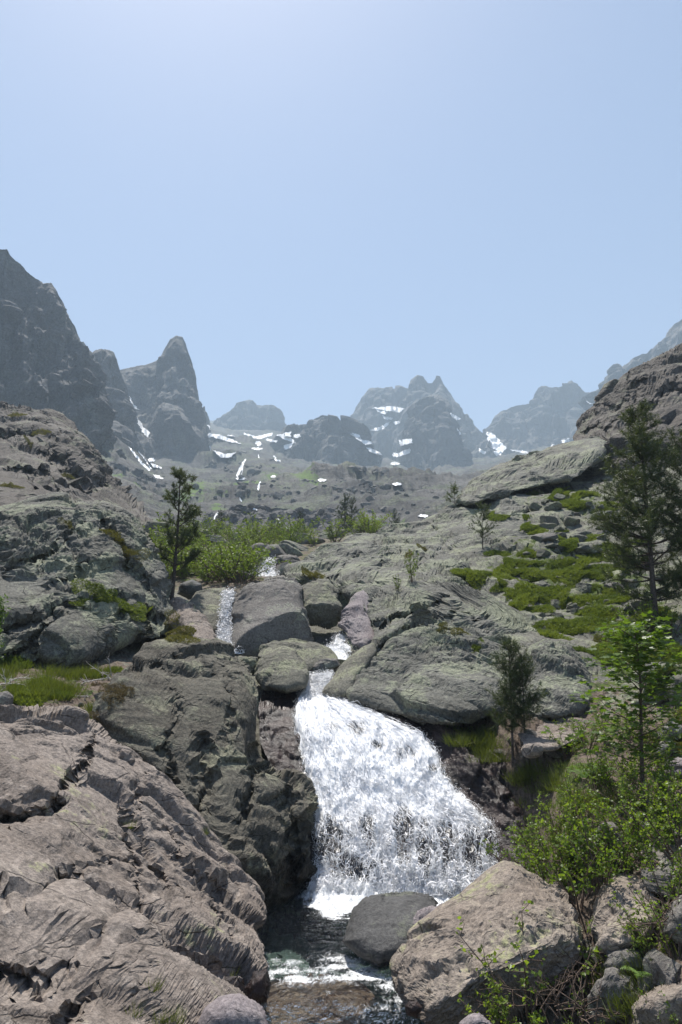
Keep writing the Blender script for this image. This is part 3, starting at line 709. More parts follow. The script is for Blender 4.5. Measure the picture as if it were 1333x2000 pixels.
# boulders: label, outline, distance, thickness, material, resolution, feature size
B = [
 ('big tan boulder with a sunlit slanting face beside the pool outlet', [(771,1885),(795,1840),(830,1800),(870,1762),(920,1722),(960,1692),(985,1681),(1008,1686),(1035,1705),(1065,1722),(1100,1752),(1128,1785),(1134,1820),(1128,1860),(1105,1900),(1060,1950),(1010,2010),(940,2060),(860,2030),(800,1960),(778,1920)], [(985,1681,12.0),(771,1885,10.6),(1134,1800,10.6),(900,2040,9.3)], 0.75, 'tanboulder', 230, 0.9, dict(fr=frame((-0.55,-0.35,0.75),(0.7,0,0.6)), flat=2.2, cuts=[((0.2,-0.9,-0.25),0.62)], amps=(0.13,0.07,0.04,0.02))),
 ('smooth dark grey boulder standing in the pool', [(667,1840),(675,1810),(690,1778),(715,1758),(755,1748),(800,1742),(845,1745),(864,1760),(858,1790),(840,1820),(815,1850),(790,1878),(740,1890),(700,1870)], [(780,1742,12.9),(667,1840,12.2),(864,1765,12.6),(740,1890,11.8)], 0.65, 'darkboulder', 120, 0.8, dict(power=2.8, amps=(0.09,0.05,0.02,0.008), crack=0.06)),
 ('small mauve rock wedged between the dark boulder and the tan boulder', [(793,1805),(812,1785),(840,1772),(868,1768),(868,1800),(845,1830),(800,1840)], 12.1, 0.4, 'mauveboulder', 60, 0.5, {}),
 ('rounded tan boulder under leafy twigs right of the big tan boulder', [(1155,1812),(1165,1770),(1182,1735),(1212,1712),(1245,1708),(1275,1728),(1292,1768),(1290,1805),(1265,1840),(1215,1860),(1170,1855)], [(1230,1708,11.2),(1155,1830,10.4),(1290,1800,10.3)], 0.55, 'tanboulder', 130, 0.8, dict(power=2.9, amps=(0.12,0.06,0.03,0.012))),
 ('pale grey rock beneath the rounded tan boulder', [(1172,1882),(1195,1858),(1230,1845),(1262,1850),(1270,1880),(1250,1915),(1205,1925),(1178,1910)], 10.0, 0.4, 'boulder', 80, 0.55, {}),
 ('round grey stone among bare twigs at the bottom bank', [(1155,1950),(1168,1915),(1195,1895),(1232,1908),(1262,1942),(1250,1985),(1200,2010),(1165,1995)], 9.6, 0.35, 'boulder', 80, 0.5, {}),
 ('smooth cream boulder at the lower right corner of the bank', [(1237,1968),(1255,1945),(1290,1928),(1335,1914),(1385,1925),(1400,1975),(1360,2020),(1280,2025),(1245,2000)], 9.0, 0.5, 'tanboulder', 100, 0.7, dict(amps=(0.08,0.04,0.02,0.01))),
 ('brown rock half hidden by dead twigs on the right bank', [(1288,1825),(1300,1785),(1330,1752),(1385,1740),(1420,1800),(1390,1860),(1320,1860)], 9.9, 0.5, 'boulder', 90, 0.6, {}),
 ('round mauve boulder at the foot of the pinkish slab', [(393,2000),(405,1975),(430,1955),(468,1945),(498,1958),(520,1978),(532,2005),(530,2060),(470,2090),(405,2070)], 8.3, 0.5, 'mauveboulder', 110, 0.7, dict(amps=(0.06,0.03,0.012,0.006), crack=0.03)),
 ('small pale stone at the waterline under the big tan boulder', [(898,2000),(915,1982),(938,1978),(958,1992),(968,2020),(930,2040),(900,2030)], 8.8, 0.25, 'mauveboulder', 50, 0.3, {}),
 ('upright cracked block behind the big tan boulder', [(1060,1740),(1085,1725),(1115,1742),(1142,1775),(1155,1820),(1150,1870),(1115,1890),(1080,1830)], 11.7, 0.5, 'slab', 90, 0.6, {}),
 ('brown weathered rock above the rounded tan boulder', [(1235,1650),(1262,1622),(1300,1605),(1345,1598),(1400,1620),(1400,1720),(1330,1750),(1270,1728),(1240,1690)], [(1300,1605,12.4),(1240,1690,11.7),(1400,1700,11.2)], 0.5, 'boulder', 120, 0.7, dict(fr=STRATA_L)),
 ('pale rock showing through the alder bushes', [(1158,1625),(1172,1590),(1200,1568),(1228,1575),(1245,1605),(1240,1645),(1200,1665),(1168,1655)], 13.2, 0.45, 'slab', 80, 0.6, {}),
 ('grey pointed stone at the right edge above the alders', [(1300,1590),(1318,1570),(1340,1560),(1400,1575),(1400,1620),(1340,1625),(1310,1612)], 12.8, 0.4, 'boulder', 60, 0.5, {}),
 ('light grey rounded rock below the yellow-green juniper at the right', [(1290,1510),(1305,1485),(1335,1475),(1390,1480),(1400,1520),(1340,1535),(1300,1530)], 15.2, 0.5, 'mauveboulder', 60, 0.6, {}),
 ('upper of two grey rocks beside the maple sapling', [(1280,1440),(1290,1420),(1312,1410),(1335,1420),(1330,1445),(1300,1455)], 17.0, 0.4, 'boulder', 60, 0.5, {}),
 ('lower of two grey rocks beside the maple sapling', [(1278,1472),(1290,1450),(1312,1446),(1325,1462),(1310,1482),(1288,1485)], 16.4, 0.35, 'boulder', 60, 0.5, {}),
 ('rounded lichened block at the right edge above the sapling', [(1300,1345),(1310,1322),(1335,1310),(1400,1315),(1410,1370),(1340,1385),(1308,1372)], 18.6, 0.5, 'greenboulder', 80, 0.7, {}),
 ('pale ledge rock behind the maple sapling', [(1240,1320),(1262,1298),(1300,1290),(1325,1300),(1310,1325),(1260,1345)], 19.3, 0.5, 'hillrock', 70, 0.6, {}),
 ('huge pinkish grey boulder between the two upper falls', [(447,1245),(449,1200),(455,1168),(480,1145),(515,1133),(545,1128),(572,1134),(588,1152),(598,1190),(610,1228),(617,1262),(580,1282),(530,1290),(485,1282),(455,1268)], [(545,1128,27.0),(447,1240,25.2),(617,1262,24.2),(520,1290,23.6)], 1.2, 'boulder', 190, 1.5, dict(power=3.0, cuts=[((0.45,-0.8,-0.1),0.75),((-0.1,-0.55,0.85),0.85)], amps=(0.13,0.09,0.05,0.02))),
 ('rounded dark block jammed right of the huge pinkish boulder', [(578,1150),(600,1137),(640,1133),(662,1155),(670,1185),(664,1212),(640,1228),(605,1222),(588,1190)], [(620,1135,28.2),(620,1225,26.2),(670,1185,27)], 1.0, 'greenboulder', 120, 1.1, dict(power=3.0, cuts=[((0.1,-0.8,-0.4),0.6)])),
 ('leaning pinkish slab against the whaleback outcrop', [(664,1222),(675,1185),(692,1160),(712,1148),(724,1175),(732,1215),(734,1250),(712,1268),(685,1258)], [(712,1150,27),(664,1222,25.6),(734,1250,24.2)], 0.5, 'mauveboulder', 110, 0.9, dict(fr=STRATA_R)),
 ('rounded green boulder left of the narrow upper fall', [(366,1178),(385,1158),(412,1148),(440,1148),(452,1165),(446,1200),(436,1235),(405,1245),(380,1215)], [(430,1148,28.8),(366,1190,27),(436,1240,26.2)], 0.9, 'greenboulder', 110, 1.1, dict(amps=(0.08,0.05,0.02,0.01))),
 ('small dark rock behind the rounded green boulder', [(345,1160),(352,1140),(375,1130),(395,1140),(398,1162),(370,1172)], 30.0, 0.7, 'darkboulder', 60, 0.8, {}),
 ('low ridge-shaped rock in front of the huge pinkish boulder', [(503,1282),(510,1262),(530,1250),(570,1247),(605,1252),(640,1268),(660,1288),(650,1305),(600,1312),(540,1305)], [(570,1247,23.6),(503,1282,22.6),(660,1290,22.2)], 0.6, 'greenboulder', 110, 0.8, dict(fr=STRATA_R)),
 ('squat lichen-green boulder at the head of the waterfall', [(493,1318),(505,1290),(525,1272),(555,1258),(578,1265),(596,1288),(603,1315),(595,1340),(560,1352),(515,1345)], [(555,1258,21.8),(493,1318,21),(600,1335,20.2)], 0.65, 'greenboulder', 130, 0.9, dict(power=3.0, amps=(0.10,0.06,0.03,0.012))),
 ('smooth tilted boulder right of the waterfall spout', [(627,1352),(640,1330),(660,1305),(685,1282),(710,1264),(730,1256),(736,1272),(722,1298),(700,1325),(684,1358),(655,1366)], [(730,1258,21.8),(627,1352,20.2),(690,1350,20)], 0.6, 'greenboulder', 120, 0.9, dict(power=2.6, amps=(0.05,0.03,0.015,0.008), crack=0.03)),
 ('flat rock between the buttress and the squat green boulder', [(448,1290),(470,1278),(505,1282),(512,1298),(495,1320),(465,1318)], 21.6, 0.4, 'greenboulder', 60, 0.6, {}),
 ('small pale rock in the chute above the spout', [(600,1305),(625,1288),(660,1286),(668,1300),(640,1318),(610,1325)], 21.8, 0.4, 'boulder', 60, 0.6, {}),
 ('small brown block perched on the edge of the pinkish slab', [(228,1480),(238,1463),(258,1466),(264,1485),(256,1500),(234,1500)], 13.7, 0.15, 'slab', 40, 0.3, {}),
 ('grey stone at the left edge below the grassy ledge', [(-40,1375),(-10,1352),(15,1348),(28,1362),(20,1392),(-20,1400)], 16.2, 0.3, 'boulder', 50, 0.4, {}),
 ('dark wet rock at the waterline left of the pool outlet', [(480,1930),(498,1900),(520,1895),(530,1925),(520,1955),(490,1965)], 9.6, 0.3, 'wet', 60, 0.4, {}),
 ('small wet stone in the rapids under the big tan boulder', [(792,1965),(800,1955),(815,1955),(825,1968),(815,1985),(796,1985)], 9.3, 0.15, 'wet', 40, 0.3, {}),
]
for k, (lab, poly, dep, th_, mat, n_, L_, kw) in enumerate(B):
    rock('boulder', lab, 'boulder', poly, dep, th_, mat, n=n_, L=L_, seed=200 + k * 3, **{**dict(power=2.7, amps=(0.14, 0.08, 0.035, 0.015), crack=0.08, soft=0.12), **kw})
report('boulders')
#@@PART4
# ------------------------------------------------------------------ water
def poly_at(pts, y):
    p = np.array(pts, float); return np.interp(y, p[:, 1], p[:, 0])

def fall_depth(px, py):
    r = np.interp(py, [1330, 1352, 1380, 1410, 1440, 1500, 1545, 1580, 1620, 1680, 1735, 1800], [21.0, 20.3, 19.2, 18.5, 18.0, 17.25, 16.85, 16.5, 16.1, 15.65, 15.3, 15.35])
    return r + 0.35 * ((px - 770) / 200) ** 2 * 0.5 - 0.10

FALL_L = [(592,1345),(578,1375),(572,1400),(580,1440),(592,1500),(603,1560),(611,1620),(612,1700),(604,1740)]
FALL_R = [(640,1345),(690,1375),(730,1390),(775,1408),(830,1435),(858,1470),(872,1510),(896,1545),(945,1588),(968,1620),(976,1660),(980,1700),(982,1740)]

# bedrock under and beside the fall
nu, nv = 190, 170
u = np.linspace(0, 1, nu)[:, None] * np.ones((1, nv)); v = np.linspace(0, 1, nv)[None] * np.ones((nu, 1))
py = 1326 + v * 480
LX = [(520,1320),(505,1380),(508,1450),(540,1520),(585,1560),(600,1640),(590,1810)]
RX = [(690,1320),(730,1372),(800,1400),(880,1425),(940,1450),(985,1490),(1010,1550),(1030,1620),(1040,1700),(1040,1810)]
lx = np.interp(py, [p[1] for p in LX], [p[0] for p in LX]); rx = np.interp(py, [p[1] for p in RX], [p[0] for p in RX])
px = lx + u * (rx - lx)
r = fall_depth(px, py) + 0.16 + 0.5 * smooth01(py, 1700, 1745) * smooth01(poly_at(FALL_R, py) - px, -30, 30)
side = np.maximum(smooth01(px - poly_at(FALL_R, py), 0, 70), smooth01(poly_at(FALL_L, py) - px, 0, 60))
V = P(px.ravel(), py.ravel(), (r - 0.18 * side).ravel())
F = grid_faces(nu, nv)
n = normals(V, F)
if n[:, 1].mean() > 0: F = F[:, ::-1]; n = -n
V = V + n * (rock_disp(V, 0.7, 61, frame((0.3, -0.5, 0.7), (0.6, -0.4, -0.6)), 1.8, amps=(0.22, 0.12, 0.06, 0.02), crack=0.15) * (0.45 + 0.9 * side.ravel()))[:, None]
fall_bed = tag(obj('waterfall_ledge', V, F, M['wet'], smooth=True), kind='structure')
ROCKS.append(fall_bed)

def foam_mat(name, trans):
    N = Nodes(name)
    u = N.attr('flow_u'); v = N.attr('flow_v')
    cmb = N('CombineXYZ', {'X': u, 'Y': v, 'Z': 0.0}).outputs[0]
    def st(sx, sy, sc, det=5, rough=0.65, dist=0.0):
        m = N('Mapping', {'Vector': cmb, 'Scale': (sx, sy, 1)}).outputs[0]
        return N.noise(m, sc, det, rough, dist)
    a = st(6.5, 1.2, 3.0, 5, 0.62, 0.5)
    b = st(17.0, 4.2, 8.0, 5, 0.7, 0.8)
    g = st(40, 11, 9.0, 3, 0.6)
    k = N.math('ADD', N.math('ADD', N.math('MULTIPLY', a, 0.42), N.math('MULTIPLY', b, 0.36)), N.math('MULTIPLY', g, 0.22))
    thr = N.attr('cover')          # how much of the rock the water hides
    op = N.ramp(N.math('SUBTRACT', k, N.math('SUBTRACT', 1.0, thr)), -0.10, 0.06)
    col = N.mix(N.ramp(N.math('ADD', N.math('MULTIPLY', b, 0.6), N.math('MULTIPLY', g, 0.4)), 0.36, 0.6), (0.86, 0.88, 0.90), (0.99, 0.99, 0.99))
    bump = N('Bump', {'Height': N.math('ADD', N.math('MULTIPLY', b, 0.7), N.math('MULTIPLY', g, 0.5)), 'Strength': 0.5, 'Distance': 0.02}).outputs[0]
    d = N('BsdfPrincipled', {'Base Color': col, 'Roughness': 0.6, 'Normal': bump, 'Specular IOR Level': 0.2})
    t = N('BsdfTranslucent', {'Color': (0.85, 0.9, 0.95, 1)})
    w = N('MixShader', {0: trans, 1: d.outputs[0], 2: t.outputs[0]})
    tr = N('BsdfTransparent', {'Color': (0.9, 0.93, 0.94, 1)})
    gl = N('BsdfGlossy', {'Roughness': 0.25, 'Normal': bump})
    film = N('MixShader', {0: 0.06, 1: tr.outputs[0], 2: gl.outputs[0]})
    mx = N('MixShader', {0: op, 1: film.outputs[0], 2: w.outputs[0]})
    N.l.new(mx.outputs[0], N.out.inputs[0])
    return N.m
M['foam'] = foam_mat('falling white water', 0.12)
M['thinfoam'] = foam_mat('thin falling water', 0.15)

def drops_mat():
    N = Nodes('water drops')
    d = N('BsdfPrincipled', {'Base Color': (0.97, 0.97, 0.98, 1), 'Roughness': 0.6, 'Specular IOR Level': 0.2})
    t = N('BsdfTranslucent', {'Color': (0.95, 0.97, 1, 1)})
    mx = N('MixShader', {0: 0.25, 1: d.outputs[0], 2: t.outputs[0]})
    N.l.new(mx.outputs[0], N.out.inputs[0]); return N.m
M['drops'] = drops_mat()

def tets(C, size, stretch_dir, stretch):
    """many small elongated drops: centres, sizes, direction, stretch"""
    n = len(C)
    base = np.array([(1, 1, 1), (1, -1, -1), (-1, 1, -1), (-1, -1, 1)], float) * 0.6
    A = RNG.normal(size=(n, 3, 3)); q, _ = np.linalg.qr(A)
    pts = np.einsum('nij,kj->nki', q, base) * size[:, None, None]
    al = np.einsum('nki,ni->nk', pts, stretch_dir)
    pts = pts + al[..., None] * stretch_dir[:, None, :] * (stretch[:, None, None] - 1)
    V = (C[:, None] + pts).reshape(-1, 3)
    f = np.array([(0, 1, 2), (0, 3, 1), (0, 2, 3), (1, 3, 2)])
    F = (np.arange(n)[:, None, None] * 4 + f[None]).reshape(-1, 3)
    return V, F

# main fall
nu, nv = 230, 260
u = np.linspace(0, 1, nu)[:, None] * np.ones((1, nv)); v = np.linspace(0, 1, nv)[None] * np.ones((nu, 1))
py = 1352 + v * 394
lx = poly_at(FALL_L, py); rx = poly_at(FALL_R, py)
px = lx + u * (rx - lx)
edge = np.minimum(u, 1 - u)
q = np.stack([px / 20, py / 44, np.zeros_like(px)], -1).reshape(-1, 3)
lump = fbm(q, 4, 71, gain=0.5) * 0.10 + 0.05 * fbm(q * np.array([2.2, 0.5, 1]), 3, 72)
rr_ = fall_depth(px, py).ravel() - 0.05 - lump * 1.0 + 0.18 * (1 - smooth01(edge.ravel(), 0, 0.06))
V = P(px.ravel(), py.ravel(), rr_)
V += 0.05 * np.stack([fbm(q * 1.7 + 9, 3, 75), np.zeros(len(V)), fbm(q * 1.7 + 5, 3, 76)], -1)
steep = smooth01(py, 1560, 1620)
dark = blobs(px.ravel(), py.ravel(), [(785,1625,22,80),(650,1640,30,70),(720,1620,18,50),(870,1640,26,60),(925,1660,30,60),(700,1420,28,22),(790,1470,30,22),(740,1455,25,12),(650,1420,20,16),(845,1500,16,16),(690,1690,60,30),(830,1660,18,60),(610,1660,10,80),(960,1650,20,50)]).reshape(px.shape)
cover = 0.66 - 0.05 * steep - 0.21 * smooth01(dark, 0.3, 0.9) - 0.075 * steep - 0.30 * (1 - smooth01(edge, 0.0, 0.045))
F = grid_faces(nu, nv)
n = normals(V, F)
if n[:, 1].mean() > 0: F = F[:, ::-1]; n = -n
fall = obj('waterfall', V, F, M['foam'], smooth=True, attrs={'flow_u': u.ravel() * 1.0, 'flow_v': v.ravel() * 1.0, 'cover': cover.ravel()})
tag(fall, kind='structure')
# drops thrown off the sheet
Vg = V.reshape(nu, nv, 3); ng = n.reshape(nu, nv, 3)
def drops_on(Vg, ng, weight, count, out, smin, smax, name, parent):
    w = weight.ravel(); w = w / w.sum()
    k = RNG.choice(len(w), count, p=w)
    ii, jj = np.unravel_index(k, weight.shape)
    C = Vg[ii, jj] + RNG.normal(size=(count, 3)) * 0.025
    j2 = np.minimum(jj + 3, Vg.shape[1] - 1); j1 = np.maximum(j2 - 6, 0)
    dr = Vg[ii, j2] - Vg[ii, j1]; dr /= np.linalg.norm(dr, axis=1, keepdims=True) + 1e-9
    dr += RNG.normal(size=dr.shape) * 0.25; dr /= np.linalg.norm(dr, axis=1, keepdims=True)
    C = C + ng[ii, jj] * np.abs(RNG.normal(size=(count, 1))) * out
    size = smin + (smax - smin) * RNG.random(count) ** 2.5
    V, F = tets(C, size, dr, 1 + 2.2 * RNG.random(count))
    o = obj(name, V, F, M['drops'], parent, smooth=True)
    return tag(o, kind='stuff')
clus = fbm(np.stack([px / 9, py / 20, px * 0], -1).reshape(-1, 3), 3, 81).reshape(px.shape)
wgt = np.clip(0.35 + 1.6 * clus, 0.02, 3) * (1 + 1.2 * steep)
drops_on(Vg, ng, wgt * (1 - 0.6 * smooth01(dark, 0.4, 0.9)), 46000, 0.06, 0.003, 0.0095, 'spray', fall)
def strands_on(Vg, ng, weight, count, name, parent, lmin, lmax, wmin, wmax, out, rng):
    """threads of falling water: thin curved ribbons that follow the sheet and arc off it"""
    nu, nv = weight.shape; w = weight.ravel() / weight.sum()
    k = rng.choice(nu * nv, count, p=w); ii, jj = np.unravel_index(k, weight.shape)
    m = 6; t = np.linspace(0, 1, m)
    ln = lmin + (lmax - lmin) * rng.random(count) ** 2
    j = np.clip(jj[:, None] + (t[None] * ln[:, None]) * nv, 0, nv - 1.001); j0 = j.astype(int); jf = j - j0
    iu = np.clip(ii[:, None] + np.cumsum(rng.normal(size=(count, m)), 1) * 1.3, 0, nu - 1.001); i0 = iu.astype(int); fi = iu - i0
    g = lambda A: (A[i0, j0] * ((1 - jf) * (1 - fi))[..., None] + A[i0, j0 + 1] * (jf * (1 - fi))[..., None] + A[i0 + 1, j0] * ((1 - jf) * fi)[..., None] + A[i0 + 1, j0 + 1] * (jf * fi)[..., None])
    C = g(Vg); Nn = g(ng)
    o_ = out * np.abs(rng.normal(size=count)); C = C + Nn * (0.012 + o_[:, None] * np.sin(t * np.pi * 0.9)[None])[..., None]
    T_ = np.gradient(C, axis=1); T_ /= np.linalg.norm(T_, axis=-1, keepdims=True) + 1e-9
    S = np.cross(T_, Nn); S /= np.linalg.norm(S, axis=-1, keepdims=True) + 1e-9
    S = S + 0.5 * rng.normal(size=(count, 1, 1)) * Nn
    wd = (wmin + (wmax - wmin) * rng.random(count) ** 2)[:, None] * np.sin(np.clip(t * 0.94 + 0.06, 0, 1) * np.pi)[None] + 0.0008
    V = np.stack([C - S * wd[..., None], C + S * wd[..., None]], 2).reshape(count, m * 2, 3)
    f = np.array([(2 * a, 2 * a + 1, 2 * a + 3, 2 * a + 2) for a in range(m - 1)])
    F = (np.arange(count)[:, None, None] * (m * 2) + f[None]).reshape(-1, 4)
    return tag(obj(name, V.reshape(-1, 3), F, M['drops'], parent, smooth=True), kind='stuff')
srg = np.random.default_rng(12)
sw = np.clip(0.25 + 1.9 * fbm(np.stack([px / 7, py / 70, px * 0], -1).reshape(-1, 3), 3, 83).reshape(px.shape), 0.03, 3) * (0.5 + 1.3 * steep) * smooth01(edge, 0, 0.03)
sw = sw * (1 - 0.85 * smooth01(dark, 0.4, 0.85))
strands_on(Vg, ng, sw, 6500, 'water_thread', fall, 0.012, 0.085, 0.003, 0.011, 0.05, srg)
report('waterfall')

# pool and outlet: surface height field in plan
def water_z(x, y):
    z = -0.34 * (1 - smooth01(y, 10.0, 10.75)) - 0.10 * (1 - smooth01(y, 8.2, 9.4))
    return z
xs = np.linspace(-3.4, 4.2, 220); ys = np.linspace(6.2, 16.2, 280)
X, Y = np.meshgrid(xs, ys, indexing='ij')
q = np.stack([X.ravel(), Y.ravel(), np.zeros(X.size)], -1)
zz = water_z(X, Y).ravel()
fx = 0.75
turb = np.exp(-((Y - 9.95) / 0.55) ** 2).ravel() * np.clip(0.35 + 0.65 * smooth01(X.ravel(), -1.6, 0.3), 0, 1)
near_fall = smooth01(Y.ravel(), 13.6, 15.3)
zz = zz + 0.016 * fbm(q * np.array([2.5, 4.5, 1]), 4, 301) * (1 + 3 * near_fall) + 0.12 * turb * fbm(q * 4, 4, 302, gain=0.6) + 0.10 * turb
chute = (1 - smooth01(Y.ravel(), 9.6, 10.6))
zz = zz + 0.05 * chute * fbm(q * np.array([3.2, 2.2, 1]), 4, 303, gain=0.6)
f1 = fbm(q * np.array([2.0, 3.5, 1]), 5, 305, gain=0.62)
ppx, ppy = to_px(np.stack([X.ravel(), Y.ravel(), zz], -1))
fline = 1782 + 9 * np.sin((ppx - 560) / 60) - 26 * (1 - smooth01(ppx, 560, 640))
foam = smooth01(1.0 * (fline - ppy) / 18 + 1.1 * f1, -0.7, 0.7) * smooth01(ppx, 545, 640)
lf1 = 1888 + 0.05 * (ppx - 650) - 18 * smooth01(ppx, 740, 820)
rap = 1.15 * np.exp(-((ppy - lf1) / 27) ** 2) * (0.25 + 0.75 * smooth01(ppx, 600, 690)) + 0.8 * np.exp(-((ppy - 1912) / 26) ** 2) * np.exp(-((ppx - 560) / 90) ** 2) * 0.75
rap = rap + 0.85 * np.exp(-(((ppx - 785) - (ppy - 1900) * 0.0) / 34) ** 2) * smooth01(ppy, 1890, 1910) * (1 - smooth01(ppy, 1960, 2010)) + 0.55 * np.exp(-((ppy - 1975) / 18) ** 2) * np.exp(-((ppx - 740) / 70) ** 2)
foam = np.clip(np.maximum(foam, np.clip(rap * 1.2, 0, 1) * (0.64 + 0.6 * f1)), 0, 1)
boil = np.exp(-((Y.ravel() - 15.25) / 0.42) ** 2) * smooth01(ppx, 560, 640)
zz = zz + 0.05 * near_fall * foam * np.abs(f1) + boil * (0.10 + 0.22 * np.abs(fbm(q * 3.4, 4, 307, gain=0.6)))
V = np.stack([X.ravel(), Y.ravel(), zz], -1)

def water_mat():
    N = Nodes('clear stream water')
    co = N('TexCoord').outputs['Object']
    m = N('Mapping', {'Vector': co, 'Scale': (1.0, 1.7, 1.0)}).outputs[0]
    h = N.math('ADD', N.math('ADD', N.math('MULTIPLY', N.noise(m, 5, 3, 0.55, 0.4), 0.9), N.math('MULTIPLY', N.noise(m, 13, 3, 0.6, 0.3), 0.45)), N.math('MULTIPLY', N.noise(m, 36, 2, 0.6), 0.13))
    bump = N('Bump', {'Height': h, 'Strength': 1.0, 'Distance': 0.26}).outputs[0]
    fr = N('Fresnel', {'IOR': 1.33, 'Normal': bump}).outputs[0]
    tr = N('BsdfTransparent', {'Color': (0.78, 0.87, 0.84, 1)})
    gl = N('BsdfGlossy', {'Color': (1, 1, 1, 1), 'Roughness': 0.03, 'Normal': bump})
    w = N('MixShader', {0: N.math('ADD', fr, 0.03), 1: tr.outputs[0], 2: gl.outputs[0]})
    fo = N.attr('foam')
    brk = N.math('MULTIPLY', N.math('SUBTRACT', N.noise(N('Mapping', {'Vector': co, 'Scale': (1.6, 0.8, 1.0)}).outputs[0], 9, 6, 0.74, 1.0), 0.5), 1.9)
    ff = N.ramp(N.math('ADD', fo, brk), 0.25, 0.95)
    fb = N('Bump', {'Height': N.noise(co, 16, 5, 0.7), 'Strength': 0.8, 'Distance': 0.06}).outputs[0]
    d = N('BsdfPrincipled', {'Base Color': (0.9, 0.92, 0.93, 1), 'Roughness': 0.4, 'Normal': fb})
    mx = N('MixShader', {0: ff, 1: w.outputs[0], 2: d.outputs[0]})
    N.l.new(mx.outputs[0], N.out.inputs[0]); return N.m
M['water'] = water_mat()
pool = tag(obj('stream_pool', V, grid_faces(220, 280), M['water'], smooth=True, attrs={'foam': foam}), kind='structure')
Vg = V.reshape(220, 280, 3); ng = np.zeros_like(Vg); ng[..., 2] = 1
fw = np.where(foam > 0.35, foam ** 2, 0) * ((ppx > 500) & (ppx < 1000) & (ppy < 2010))
fw = np.where(near_fall > 0.2, fw, fw * 0.5)
drops_on(Vg, ng, fw.reshape(220, 280), 16000, 0.06, 0.003, 0.010, 'spray', pool)

bx_, by_ = np.meshgrid(np.linspace(-3.2, 3.6, 130), np.linspace(10.2, 15.6, 110), indexing='ij')
q = np.stack([bx_.ravel(), by_.ravel(), bx_.ravel() * 0], -1)
bz = -0.62 + 0.30 * facet(q * 1.3, 611, crack=0.3) + 0.14 * facet(q * 3.5, 612, crack=0.2) - 0.25 * smooth01(by_.ravel(), 12.5, 14.5)
pool_bed = tag(obj('pool_bed', np.stack([q[:, 0], q[:, 1], np.minimum(bz, -0.16)], -1), grid_faces(130, 110), M['bed'], smooth=False), kind='structure')
# stream bed pieces: sunken rocks seen through the water
rock('sunken_rock', 'reddish brown sunken rock sill at the pool outlet', 'rock', [(500,1880),(520,1852),(570,1838),(640,1835),(700,1845),(735,1868),(700,1895),(600,1900),(530,1900)], [(600,1835,11.7),(500,1880,10.9),(735,1868,11.1),(600,1900,10.6)], 0.3, 'redbed', n=80, L=0.6, seed=401, power=3)
rock('sunken_rock', 'olive sunken boulder in the left of the pool', 'rock', [(505,1830),(520,1812),(560,1806),(600,1818),(605,1838),(570,1850),(520,1846)], [(550,1806,12.7),(505,1835,12.0),(600,1840,11.9)], 0.3, 'bed', n=60, L=0.6, seed=402, power=2.6, amps=(0.08, 0.04, 0.02, 0))
rock('sunken_rock', 'brown stones under the rapids at the frame bottom', 'rock', [(490,1960),(520,1915),(600,1900),(720,1905),(800,1930),(815,2000),(780,2080),(640,2120),(500,2090)], [(600,1900,10.3),(490,2000,9.0),(810,2000,9.0),(640,2120,7.6)], 0.3, 'redbed', n=110, L=0.45, seed=403, power=3.6)

for o in ROCKS[-3:]:
    me = o.data; co = np.empty(len(me.vertices) * 3, np.float32); me.vertices.foreach_get('co', co); co = co.reshape(-1, 3)
    wy = co[:, 1] + o.location.y; cap = water_z(None, wy) - 0.09 - 0.06 * (1 - smooth01(wy, 10, 10.8)) - o.location.z - 0.22 * np.abs(facet(co * 2.2, 5))
    co[:, 2] = np.where(co[:, 2] > cap, cap + 0.25 * np.tanh((co[:, 2] - cap) * 0.3) * 0.2, co[:, 2]); me.vertices.foreach_set('co', co.ravel()); me.update()
# smaller falls and cascades: strips of white water with drops
def strip(name, label, left, right, depth, nu, nv, lump, cover, spray, parent_kind='structure', mat='thinfoam', dsize=(0.005, 0.018), seed=0, vs_=1.0, us_=1.0):
    v = np.linspace(0, 1, nv)
    L_ = np.array(left, float); R_ = np.array(right, float)
    tl = np.linspace(0, 1, len(L_)); tr_ = np.linspace(0, 1, len(R_)); td = np.linspace(0, 1, len(depth))
    lx, ly = np.interp(v, tl, L_[:, 0]), np.interp(v, tl, L_[:, 1]); rx, ry = np.interp(v, tr_, R_[:, 0]), np.interp(v, tr_, R_[:, 1])
    u = np.linspace(0, 1, nu)[:, None]
    px = lx[None] + u * (rx - lx)[None]; py = ly[None] + u * (ry - ly)[None]
    r = np.interp(v, td, depth)[None] + 0 * px
    V = P(px.ravel(), py.ravel(), r.ravel())
    q = V * 3.5
    e = np.minimum(u, 1 - u) + 0 * px
    V[:, 1] -= lump * fbm(q, 4, 500 + seed, gain=0.6) - lump * 0.6 * (1 - smooth01(e.ravel(), 0, 0.25))
    F = grid_faces(nu, nv); n = normals(V, F)
    if n[:, 1].mean() > 0: F = F[:, ::-1]; n = -n
    cov = (cover - 0.22 * (1 - smooth01(e, 0, 0.2))).ravel()
    uu = (u + 0 * px).ravel() * us_; vv = (v[None] + 0 * px).ravel() * vs_
    o = obj(name, V, F, M[mat], smooth=True, attrs={'flow_u': uu, 'flow_v': vv, 'cover': cov})
    tag(o, kind=parent_kind)
    if spray: drops_on(V.reshape(nu, nv, 3), n.reshape(nu, nv, 3), np.ones((nu, nv)), spray, lump * 0.8, *dsize, 'spray', o)
    return o
strip('waterfall_spout', '', [(604,1318),(596,1335),(590,1362)], [(652,1312),(650,1335),(642,1366)], [20.9, 20.5, 20.0], 40, 50, 0.08, 0.62, 4000, seed=1, us_=0.25, vs_=0.25)
